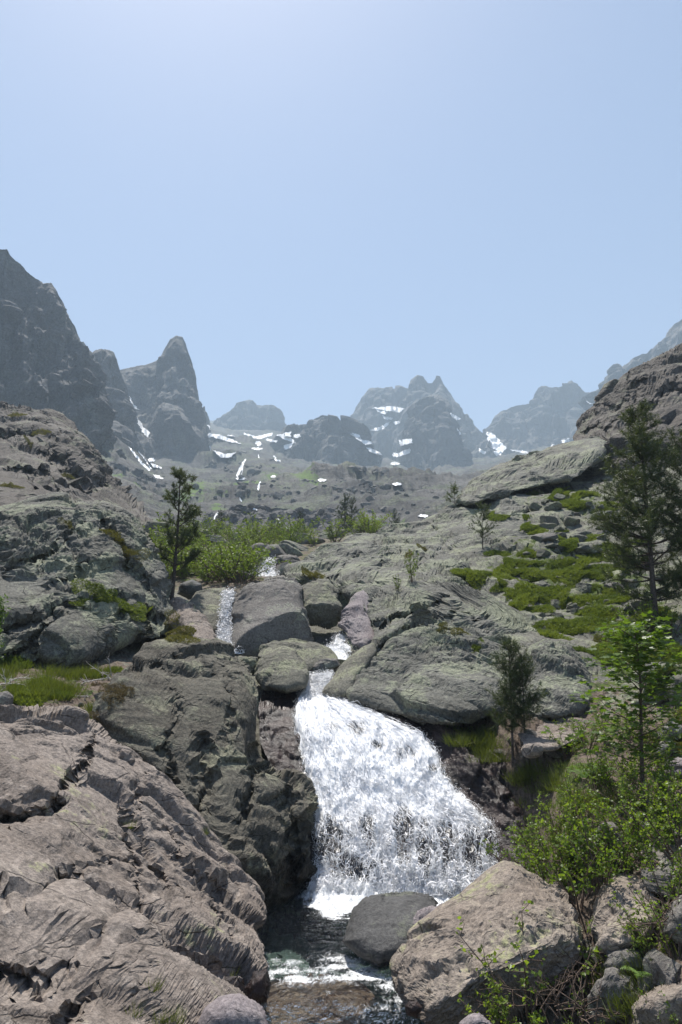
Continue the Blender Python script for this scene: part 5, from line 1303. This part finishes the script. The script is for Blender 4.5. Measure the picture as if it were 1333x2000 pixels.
# thicket on the bench above the upper fall
thick_rng = np.random.default_rng(5)
spots = []
AA, AB, AC = 'in the dense thicket just above the narrow upper fall', 'on the bench behind the thicket', 'along the valley lip left of the paired pines'
for cx, cy, rx, ry, n_, lab in [(400,1122,75,20,26,AA),(470,1128,25,14,9,AA),(440,1078,80,18,18,AB),(540,1074,60,12,11,AB),(330,1095,30,25,9,AA),(610,1058,60,8,11,AC),(705,1044,45,5,12,AC),(370,1052,60,10,12,AB),(500,1056,70,8,12,AC),(310,1130,14,20,4,AA)]:
    for _ in range(n_):
        a, q = thick_rng.random() * 6.283, math.sqrt(thick_rng.random()); spots.append((cx + rx * q * math.cos(a), cy + ry * q * math.sin(a), lab))
for k, (px, py, lab) in enumerate(spots):
    g = hit(px, py, BV_GROUND)
    if not g: continue
    r = math.hypot(g[0].x, g[0].y)
    alder(np.array(g[0]) - (0, 0, 0.1), (0.9 + 1.3 * random.random() ** 1.6) * (1.0 if r < 60 else 1.2), k % 4, 'light green alder ' + lab, 'alders ' + lab, mid=True, sx=1.25)
for px, py, hh, lab in [(806,1135,1.3,'small bright sapling rooted in the whaleback outcrop'),(776,1155,0.7,'tiny sapling below the one on the whaleback outcrop')]:
    g = hit(px, py, BV_NEAR); alder(np.array(g[0]) - (0, 0, 0.05), hh, 2, lab, mid=True, sx=0.6)
for px, py, hh, lab in [(1265,1245,1.3,'round leafy bush at the foot of the tall pine'),(1215,1262,0.9,'low leafy bush in the junipers left of the tall pine'),(1310,1250,1.2,'leafy bush under the dense dark pine'),(880,1425,0.5,'pale leafy shrub at the base of the bulging lichened outcrop'),(905,1440,0.45,'small bright shrub beside the waterfall brink')]:
    g = hit(px, py, BV_GROUND) or hit(px, py, BV_NEAR); alder(np.array(g[0]) - (0, 0, 0.05), hh, 1, lab)
report('alders')

# maple saplings
def maple_meshes(rng, h=3.2):
    wood = MB(); C = []; D = []
    ts = np.linspace(0, 1, 10)[:, None]
    ax = np.concatenate([0.05 * h * np.sin(ts * 3), 0.03 * h * np.sin(ts * 4), ts * h], 1)
    wood.tube(ax, 0.009 * h * (1 - 0.85 * ts[:, 0]), 6)
    for k in range(46):
        f = 0.22 + 0.78 * (k + rng.random()) / 46
        p = np.array([np.interp(f, ts[:, 0], ax[:, i]) for i in range(3)]); az = k * 2.4 + rng.normal() * 0.4
        ln = h * 0.32 * (1.12 - f) ** 0.7 * (0.35 + 0.85 * rng.random())
        d = unit(np.array([math.cos(az), math.sin(az), 0.55 + 0.5 * f])); t = np.linspace(0, 1, 5)[:, None]
        pts = p + d * ln * t + np.array([0, 0, 0.1]) * ln * t ** 2 + rng.normal(size=(5, 3)) * 0.02 * ln * t
        wood.tube(pts, 0.0026 * h * (1 - 0.8 * t[:, 0]), 4)
        for s in np.linspace(0.3, 1.0, 7):
            q = np.array([np.interp(s, t[:, 0], pts[:, i]) for i in range(3)])
            for _ in range(5):
                dd = unit(rng.normal(size=3) * np.array([1, 1, 0.45]) + d * 0.3); st = 0.04 + 0.13 * rng.random()
                C.append(q + dd * st); D.append(dd)
    for _ in range(10): C.append(ax[-1] + rng.normal(size=3) * 0.05); D.append(unit(rng.normal(size=3)))
    C = np.array(C); D = np.array(D); n = len(C)
    Z = unit(np.array([0, 0, 0.7]) + rng.normal(size=(n, 3)) * 0.65); S = unit(np.cross(D, Z)); Z = np.cross(S, D)
    prof = np.array([(0, 0), (0.34, 0.05), (0.22, 0.30), (0.52, 0.55), (0.2, 0.58), (0.14, 0.72), (0, 1.0), (-0.14, 0.72), (-0.2, 0.58), (-0.52, 0.55), (-0.22, 0.30), (-0.34, 0.05)])
    size = 0.095 * (0.5 + 0.6 * rng.random(n)); m = len(prof)
    droop = -0.25 * prof[:, 1] ** 2
    V = C[:, None] + size[:, None, None] * (prof[None, :, 0, None] * S[:, None] + prof[None, :, 1, None] * D[:, None] + droop[None, :, None] * Z[:, None])
    F = np.arange(n * m).reshape(n, m)
    return wood.mesh('trunk', M['twig']), make_mesh('crown', V.reshape(-1, 3), F, M['maple'])
MW, ML = maple_meshes(np.random.default_rng(77))
def maple(loc, h, label, rz=0.0, sx=1.0):
    root = empty('maple_sapling', loc); root.scale = (h / 3.2 * sx, h / 3.2 * sx, h / 3.2); root.rotation_euler = (0, 0, rz); tag(root, label, 'sapling')
    child('trunk', MW, root); child('crown', ML, root)
g = hit(1258, 1585, BV_GROUND); loc = np.array(g[0]); maple(loc, height_to(loc, 1232, 1228), 'maple sapling with large bright lobed leaves on the right bank', 0.4, 1.95)
b = P(-22, 1345, 18.5); g = down(b[0], b[1], BV_GROUND); loc = np.array(g[0]); maple(loc, height_to(loc, 1176, 0), 'leafy maple branch reaching in beside the grassy ledge', 2.0, 0.9)

# junipers, moss cushions, grass, ferns
def cushion(rng, n, rad=0.6, hgt=0.26, ln=0.10, w=0.022, upw=0.7, mat='juniper', lumps=6):
    a = rng.random(n) * 6.283; q = np.sqrt(rng.random(n)); ph = rng.random(3) * 6.28
    edge = 1 + 0.22 * np.sin(2 * a + ph[0]) + 0.16 * np.sin(3 * a + ph[1]) + 0.10 * np.sin(5 * a + ph[2])
    x, y = rad * edge * q * np.cos(a), rad * edge * q * np.sin(a)
    lum = np.abs(perlin(np.stack([x, y, x * 0 + ph[0]], -1) / (rad * 0.33), 3)) * 1.5
    z = hgt * (1 - q ** 2.2) * (0.45 + lum) * (0.55 + 0.45 * rng.random(n))
    C = np.stack([x, y, z], -1)
    d = unit(np.stack([np.cos(a) * q * 0.8, np.sin(a) * q * 0.8, np.full(n, upw)], -1) + rng.normal(size=(n, 3)) * 0.45)
    s = unit(np.cross(d, rng.normal(size=(n, 3)))) * w * 0.5
    L = ln * (0.6 + 0.8 * rng.random((n, 1)))
    V = np.stack([C - s - d * L * 0.4, C + s - d * L * 0.4, C + d * L * 0.6], 1).reshape(-1, 3)
    return make_mesh('foliage', V, np.arange(n * 3).reshape(-1, 3), M[mat])
JUN = [cushion(np.random.default_rng(90 + k), 2600, hgt=0.18, ln=0.13, w=0.027) for k in range(5)]
JUNY = [cushion(np.random.default_rng(95 + k), 2200, mat='juniper_yellow') for k in range(2)]
MOSS = [cushion(np.random.default_rng(97 + k), 1500, rad=0.4, hgt=0.12, ln=0.06, w=0.016, mat='moss') for k in range(2)]
HEATH = [cushion(np.random.default_rng(99), 1200, rad=0.4, hgt=0.2, ln=0.08, w=0.014, mat='heath')]
def mat_plant(me, loc, nrm, s, label, group, cat='juniper', name='juniper_mat', follow=0.85, sz=1.0):
    o = bpy.data.objects.new(name, me); COL.objects.link(o)
    nrm = Vector(nrm) if nrm[2] > 0 else -Vector(nrm)
    up = (Vector((0, 0, 1)) * (1 - follow) + Vector(nrm) * follow).normalized()
    q = up.to_track_quat('Z', 'Y'); o.rotation_mode = 'QUATERNION'
    from mathutils import Quaternion
    o.rotation_quaternion = q @ Quaternion((0, 0, 1), random.random() * 6.28)
    o.location = Vector(loc) - up * 0.03; o.scale = (s * (0.85 + 0.5 * random.random()), s, s * sz)
    tag(o, label, cat, group); return o
jr = np.random.default_rng(8)
JA, JB, JC, JD, JE = 'below the leaning slab', 'along the right edge of the whaleback outcrop', 'in the middle of the hillside above the blocky outcrop', 'around the foot of the tall pine', 'under the upper scree of the hillside'
for cx, cy, rx, ry, n_, lab in [(1010,1092,50,18,9,JB),(1100,1112,85,24,18,JE),(1190,1105,60,25,11,JE),(1060,1150,70,22,13,JC),(1160,1175,80,28,16,JC),(1120,1225,95,25,18,JC),(1255,1215,70,25,9,JD),(1220,1275,95,22,14,JD),(1160,1062,80,12,9,JE),(1090,968,75,12,14,JA),(1180,988,55,10,8,JA),(1000,1128,40,18,7,JB),(930,1128,26,10,4,JB),(1045,1190,45,22,8,JB),(1300,1300,40,22,6,JD),(1110,985,60,8,6,JA),(960,1262,60,8,5,JB),(1060,1035,60,6,5,JE),(1000,1010,60,5,4,JA)]:
    for _ in range(n_):
        a, q = jr.random() * 6.283, math.sqrt(jr.random()); g = hit(cx + rx * q * math.cos(a), cy + ry * q * math.sin(a), BV_NEAR)
        if g and abs(g[1][2]) > 0.4: mat_plant(JUN[jr.integers(5)], g[0], g[1], 0.40 + 0.5 * jr.random() + 0.005 * g[2], 'low green juniper mat ' + lab, 'juniper mats ' + lab)
for px, py, s in [(1310,1440,0.8),(1325,1470,0.7),(1318,1515,0.75),(1345,1500,0.9),(1260,1305,0.7),(1330,1400,0.7),(1180,1255,0.6)]:
    g = hit(px, py, BV_GROUND); mat_plant(JUNY[int(px) % 2], g[0], g[1], s, 'yellow-green juniper cushion on the bank behind the maple sapling', 'yellowish junipers on the right bank')
for px, py, s in [(160,1172,0.7),(180,1166,0.8),(200,1168,0.6),(225,1168,0.6),(245,1178,0.7),(262,1190,0.7),(280,1200,0.6),(300,1055,0.0)]:
    if s:
        g = hit(px, py, BV_NEAR); mat_plant(JUN[int(px) % 5], g[0], g[1], s, 'green juniper tuft on the ledge across the lichened dome', 'juniper tufts on the lichened dome', sz=0.8)
for px, py, s in [(225,1045,1.0),(232,1060,0.9),(242,1075,0.9),(255,1092,0.8),(130,1030,0.6),(340,1215,0.8),(355,1235,0.9),(370,1240,0.8),(345,1250,0.9),(30,812,2.6),(80,845,2.4),(60,870,2.2),(130,930,2.0),(20,950,1.8),(620,1125,1.2),(600,1128,1.0),(830,1075,0.9),(800,1082,0.8),(860,1232,0.6),(900,1235,0.6)]:
    g = hit(px, py, BV_NEAR)
    if g: mat_plant(MOSS[int(px) % 2], g[0], g[1], s * 1.25, 'yellowish moss cushion growing in a rock crevice', 'moss cushions on the rocks', 'moss', 'moss_cushion', 0.85)
for px, py, s in [(225,1362,0.7),(210,1350,0.6),(240,1350,0.6),(185,1338,0.5),(190,1395,0.4)]:
    g = hit(px, py, BV_NEAR); mat_plant(HEATH[0], g[0], g[1], s, 'brownish dry heath clump beside the bleached branches', 'heath clumps by the bleached branches', 'heath', 'heath_clump')
for px, py, s in [(40,1350,0.6),(60,1362,0.7),(100,1360,0.6),(120,1345,0.5),(200,1322,0.5),(228,1310,0.5),(75,1335,0.6)]:
    g = hit(px, py, BV_GROUND); mat_plant(JUN[int(px) % 5], g[0], g[1], s, 'low juniper clump in the grass of the ledge', 'juniper clumps in the ledge grass', sz=1.4)
for px, py, s in [(8,1265,0.9),(15,1300,0.8),(-10,1240,0.9)]:
    g = hit(px, py, BV_GROUND); mat_plant(JUN[1], g[0], g[1], s, 'upright juniper clump at the left end of the grassy ledge', 'junipers on the grassy ledge', sz=2.0)

def grass_patch(label, spots, n_per, ln, rad, rng, mat='grass', trees=None, w=0.012, name='grass'):
    Vs = []
    for px, py in spots:
        g = hit(px, py, trees or BV_NEAR)
        if not g: continue
        o = np.array(g[0]); n = n_per
        a = rng.random(n) * 6.283; q = rad * np.sqrt(rng.random(n))
        C = o + np.stack([q * np.cos(a), q * np.sin(a), np.full(n, -0.04)], -1)
        d = unit(np.stack([np.cos(a) * q / rad * 0.5, np.sin(a) * q / rad * 0.5, np.ones(n)], -1) + rng.normal(size=(n, 3)) * 0.3)
        s = unit(np.cross(d, rng.normal(size=(n, 3)))) * w * 0.5; L = ln * (0.5 + rng.random((n, 1)))
        Vs.append(np.stack([C - s, C + s, C + d * L + np.array([0, 0, -0.15]) * L * rng.random((n, 1))], 1).reshape(-1, 3))
    V = np.concatenate(Vs); o = obj(name, V, np.arange(len(V)).reshape(-1, 3), M[mat], origin=V.mean(0))
    return tag(o, label, 'grass', kind='stuff')
gr = np.random.default_rng(15)
def scat(cx, cy, rx, ry, n):
    a, q = gr.random(n) * 6.283, np.sqrt(gr.random(n)); return list(zip(cx + rx * q * np.cos(a), cy + ry * q * np.sin(a)))
grass_patch('long bright grass on the ledge below the lichened dome', scat(80,1352,70,20,26) + scat(170,1318,60,10,14) + scat(60,1318,70,12,10) + scat(195,1392,18,10,5), 130, 0.24, 0.26, gr, w=0.014, trees=BV_GROUND)
grass_patch('yellow-green grass on the bank right of the waterfall brink', scat(930,1445,45,14,22) + scat(960,1470,40,20,16) + scat(1060,1520,60,30,26) + scat(1160,1570,50,20,14), 90, 0.26, 0.24, gr, w=0.010)
grass_patch('small grass tufts sprouting from cracks of the pinkish slab', [(300,1925),(262,1975),(310,1990),(330,1985),(345,1992),(398,1625),(255,1612),(450,1905)], 70, 0.13, 0.07, gr, w=0.006)
grass_patch('dry turf and low herbs covering the right bank', scat(1180,1560,150,120,90) + scat(1100,1660,80,60,30) + scat(1250,1900,100,90,30), 60, 0.16, 0.35, gr, w=0.010, trees=BV_GROUND)

def fern_mesh(rng):
    V = []; n = 0
    for k in range(12):
        az = k * 0.55 + rng.normal() * 0.2; ln = 0.42 * (0.7 + 0.5 * rng.random())
        t = np.linspace(0, 1, 22)
        ctr = np.stack([np.cos(az) * ln * t * 0.75, np.sin(az) * ln * t * 0.75, ln * (0.95 * t - 0.55 * t ** 2.5)], -1)
        side = np.array([-math.sin(az), math.cos(az), 0.0]); fw = np.array([math.cos(az), math.sin(az), -0.2])
        for i in range(2, 21):
            wl_ = 0.11 * math.sin(math.pi * min(1, (1.02 - t[i]) * 0.95)) * ln / 0.42
            for sg in (-1, 1):
                p = ctr[i]; V += [p, p + fw * 0.017, p + side * sg * wl_ + fw * 0.02 + np.array([0, 0, -0.01])]
    V = np.array(V); return make_mesh('frond', V, np.arange(len(V)).reshape(-1, 3), M['fern'])
FERN = fern_mesh(np.random.default_rng(3))
for px, py, r, lab, s in [(1272,1922,9.55,'bright green fern between the pale grey rock and the leafy sprig',1.0),(1300,1905,9.7,'second fern behind the bright fern on the lower bank',0.8),(1140,1520,None,'fern on the shaded bank below the flat pinkish slab',1.1),(1175,1515,None,'fern beside the maple sapling on the shaded bank',1.0)]:
    if r: b = P(px, py, r); loc = np.array(b)
    else: loc = np.array(hit(px, py, BV_GROUND)[0])
    o = bpy.data.objects.new('fern', FERN); COL.objects.link(o); o.location = loc - (0, 0, 0.02); o.scale = (s, s, s); o.rotation_euler = (0, 0, random.random() * 6); tag(o, lab, 'fern')
report('ground plants')

# dead wood
def twig_tangle(name, label, origin, rng, stems, ln, mat, rad=0.008, flat=0.6, toward=(0, 0, 0.5), cat='dead branch', forks=4):
    mb = MB()
    for s in range(stems):
        d = unit(rng.normal(size=3) * np.array([1, 0.6, flat]) + np.array(toward)); L = ln * (0.5 + 0.7 * rng.random())
        m = 8; t = np.linspace(0, 1, m)[:, None]
        pts = rng.normal(size=3) * np.array([0.18, 0.12, 0.02]) * ln + d * L * t + np.cumsum(rng.normal(size=(m, 3)) * 0.045 * L, 0) * t + np.array([0, 0, -0.25]) * L * t ** 2
        mb.tube(pts, rad * (1 - 0.8 * t[:, 0]) + 0.0012, 4)
        for k in range(forks):
            i = int(rng.integers(2, m - 1)); dd = unit(d + rng.normal(size=3) * 0.7); l2 = L * (0.2 + 0.3 * rng.random()); tt = np.linspace(0, 1, 5)[:, None]
            p2 = pts[i] + dd * l2 * tt + np.cumsum(rng.normal(size=(5, 3)) * 0.05 * l2, 0) * tt
            mb.tube(p2, rad * 0.5 * (1 - 0.8 * tt[:, 0]) + 0.001, 3)
    o = bpy.data.objects.new(name, mb.mesh(name, M[mat])); COL.objects.link(o); o.location = origin
    return tag(o, label, cat)
tr = np.random.default_rng(66)
for px, py, r, n_, ln, lab in [(1060,1960,9.3,14,0.75,'tangle of bare brown twigs in front of the big tan boulder'),(1130,1985,9.1,14,0.7,'bare twigs sprawling around the round grey stone'),(1150,1900,9.9,10,0.6,'thin bare stems rising between the tan boulders'),(1320,1800,9.7,14,0.7,'grey dead twigs over the brown rock on the right bank'),(1230,1760,10.6,8,0.5,'few bare twigs leaning on the rounded tan boulder'),(1180,1800,11.2,10,0.6,'leafless stems below the alder thicket')]:
    twig_tangle('bare_twigs', lab, P(px, py, r), tr, n_, ln, 'twig', rad=0.007)
for px, py, n_, ln, lab in [(180,1335,5,0.42,'bleached white dead branch lying on the grassy ledge edge'),(215,1325,5,0.5,'forked white dead juniper branch beside the heath clump'),(165,1365,4,0.3,'short bleached twigs on the dark scree below the ledge'),(15,1340,7,0.5,'grey dead brushwood at the left end of the ledge')]:
    g = hit(px, py, BV_NEAR); twig_tangle('dead_branch', lab, np.array(g[0]) + (0, 0, 0.05), tr, n_, ln, 'deadwood', rad=0.014, flat=0.35, toward=(0, -0.3, 0.25))
report('dead wood')

# loose stones: real blocks, a few shapes, each placed where its pixel meets the ground
def stone_mesh(seed, mat, n=22):
    g = np.linspace(-1, 1, n)
    rng = np.random.default_rng(seed); V = []; F = []; k = 0
    for ax in range(3):
        for sg in (-1, 1):
            A, B_ = np.meshgrid(g, g, indexing='ij'); C = np.full_like(A, sg)
            p = [None] * 3; p[ax] = C; p[(ax + 1) % 3] = A; p[(ax + 2) % 3] = B_
            V.append(np.stack(p, -1).reshape(-1, 3)); f = grid_faces(n, n) + k; F.append(f if sg > 0 else f[:, ::-1]); k += n * n
    V = np.concatenate(V); F = np.concatenate(F)
    V = V / (np.abs(V) ** 3.2).sum(1, keepdims=True) ** (1 / 3.2)
    V *= np.array([1, 0.75 + 0.3 * rng.random(), 0.5 + 0.25 * rng.random()])
    for _ in range(5):
        c = unit(rng.normal(size=3)); ex = V @ c - 0.5 - 0.25 * rng.random(); V = V - np.maximum(ex, 0)[:, None] * c
    nn = unit(V); V = V + nn * rock_disp(V, 0.8, seed, None, amps=(0.10, 0.06, 0.03, 0.012), crack=0.06)[:, None]
    return make_mesh('stone', V, F, mat, True)
STONES = [stone_mesh(700 + k, M[m]) for k, m in enumerate(['hillrock', 'hillrock', 'boulder', 'boulder', 'greenboulder', 'hillrock'])]
def stone(px, py, s, label, group, trees=None, var=None, name='stone', sink=0.35):
    g = hit(px, py, trees or BV_GROUND)
    if not g: return
    k = int(jr.integers(6)) if var is None else var
    o = bpy.data.objects.new(name, STONES[k]); COL.objects.link(o)
    o.scale = (s * (0.8 + 0.5 * jr.random()), s * (0.8 + 0.4 * jr.random()), s * (0.7 + 0.4 * jr.random()))
    o.rotation_euler = (jr.normal() * 0.25, jr.normal() * 0.25, jr.random() * 6.28)
    o.location = g[0] + Vector((0, 0, s * (0.45 - sink)))
    tag(o, label, 'stone', group)
for cx, cy, rx, ry, n_, s0, s1, lab in [(1130,1030,120,30,24,0.25,0.9,'on the scree above the juniper mats'),(1100,1075,110,15,14,0.2,0.6,'between the upper juniper mats and the scree'),(1130,1140,120,15,16,0.15,0.5,'in gaps between the widest juniper mats'),(1090,1190,70,20,12,0.15,0.45,'in the junipers above the blocky outcrop'),(1220,1150,90,50,12,0.2,0.5,'under the tall pine'),(1130,990,120,18,18,0.25,0.8,'just below the leaning slab'),(1210,935,80,18,16,0.3,1.1,'at the foot of the skyline crag'),(1250,1350,70,30,8,0.15,0.4,'on the slope above the maple sapling')]:
    for _ in range(n_):
        a, q = jr.random() * 6.283, math.sqrt(jr.random()); stone(cx + rx * q * math.cos(a), cy + ry * q * math.sin(a), (s0 + (s1 - s0) * jr.random() ** 2) * 0.7, 'angular grey stone lying ' + lab, 'loose stones on the right hillside', var=int(jr.choice([0, 1, 2, 4, 5])))
for px, py, s in [(360,1078,1.0),(425,1062,1.3),(330,1060,1.2),(460,1060,1.0),(545,1035,1.6),(505,1078,1.0),(520,1092,1.1),(495,1102,0.9),(545,1096,1.0),(560,1088,1.1),(575,1078,1.0),(600,1062,1.4),(640,1050,1.2),(660,1048,1.0),(480,1095,0.8),(390,1055,1.1),(535,1050,1.4),(625,1042,1.6),(735,1040,1.0),(310,1045,1.3)]:
    stone(px, py, s, 'grey boulder half buried in the alder thicket above the falls', 'boulders among the alders above the falls', name='boulder')
for px, py, s in [(495,1118,0.9),(540,1108,0.8),(555,1122,0.9),(470,1128,0.7),(512,1100,0.6),(560,1105,0.9),(575,1115,0.7)]:
    stone(px, py, s, 'dark wet rock beside the upper white cascade', 'rocks beside the upper cascade', var=2, name='boulder')
for px, py, s in [(165,1392,0.10),(150,1400,0.08),(180,1380,0.12),(195,1370,0.10),(175,1400,0.09),(205,1385,0.11),(160,1378,0.08),(190,1405,0.10),(215,1400,0.12),(145,1388,0.08)]:
    stone(px, py, s, 'small stone in the dark scree between the ledge and the buttress', 'scree stones below the grassy ledge', var=3)
for px, py, s in [(1040,1440,0.25),(975,1470,0.15),(1090,1470,0.3),(1200,1640,0.25),(1275,1580,0.2),(1180,1680,0.3),(1140,1860,0.2),(1120,1920,0.2),(1150,1880,0.18),(1220,1940,0.2),(1270,1920,0.15),(1100,1850,0.2),(1300,1900,0.25),(1110,1960,0.25),(1080,2000,0.2),(1180,1880,0.2),(1310,1730,0.3)]:
    stone(px, py, s, 'pale stone half hidden by herbs on the right bank', 'stones on the right bank', var=int(jr.integers(2, 4)))
vr = np.random.default_rng(31)
for cx, cy, rx, ry, n_, s0, s1, lab in [(560,1005,160,20,40,1.5,4.0,'on the valley floor beyond the alder thicket'),(560,955,200,25,60,3.0,8.0,'on the bare slope below the dark knoll'),(470,905,70,25,24,5.0,12.0,'on the slope below the snow of the blocky far peak'),(760,975,100,30,24,2.5,6.0,'on the rock step behind the paired pines'),(320,955,80,35,26,2.5,6.0,'on the slope below the needle peak'),(760,905,90,18,16,6.0,12.0,'below the flat-topped peak')]:
    for _ in range(n_):
        a, q = vr.random() * 6.283, math.sqrt(vr.random())
        x_, y_ = cx + rx * q * math.cos(a), cy + ry * q * math.sin(a); g = hit(x_, y_, BV_FAR + BV_NEAR)
        if g and g[2] > 110: stone(x_, y_, 0.42 * (s0 + (s1 - s0) * vr.random() ** 3), 'distant grey boulder ' + lab, 'boulders ' + lab, trees=BV_FAR + BV_NEAR, var=int(vr.choice([2, 3])), name='boulder', sink=0.6)
report('stones; done')

tris = sum(sum(len(p.vertices) - 2 for p in []) or (len(m.loops) - 2 * len(m.polygons)) for m in bpy.data.meshes)
print('unique triangles', tris)
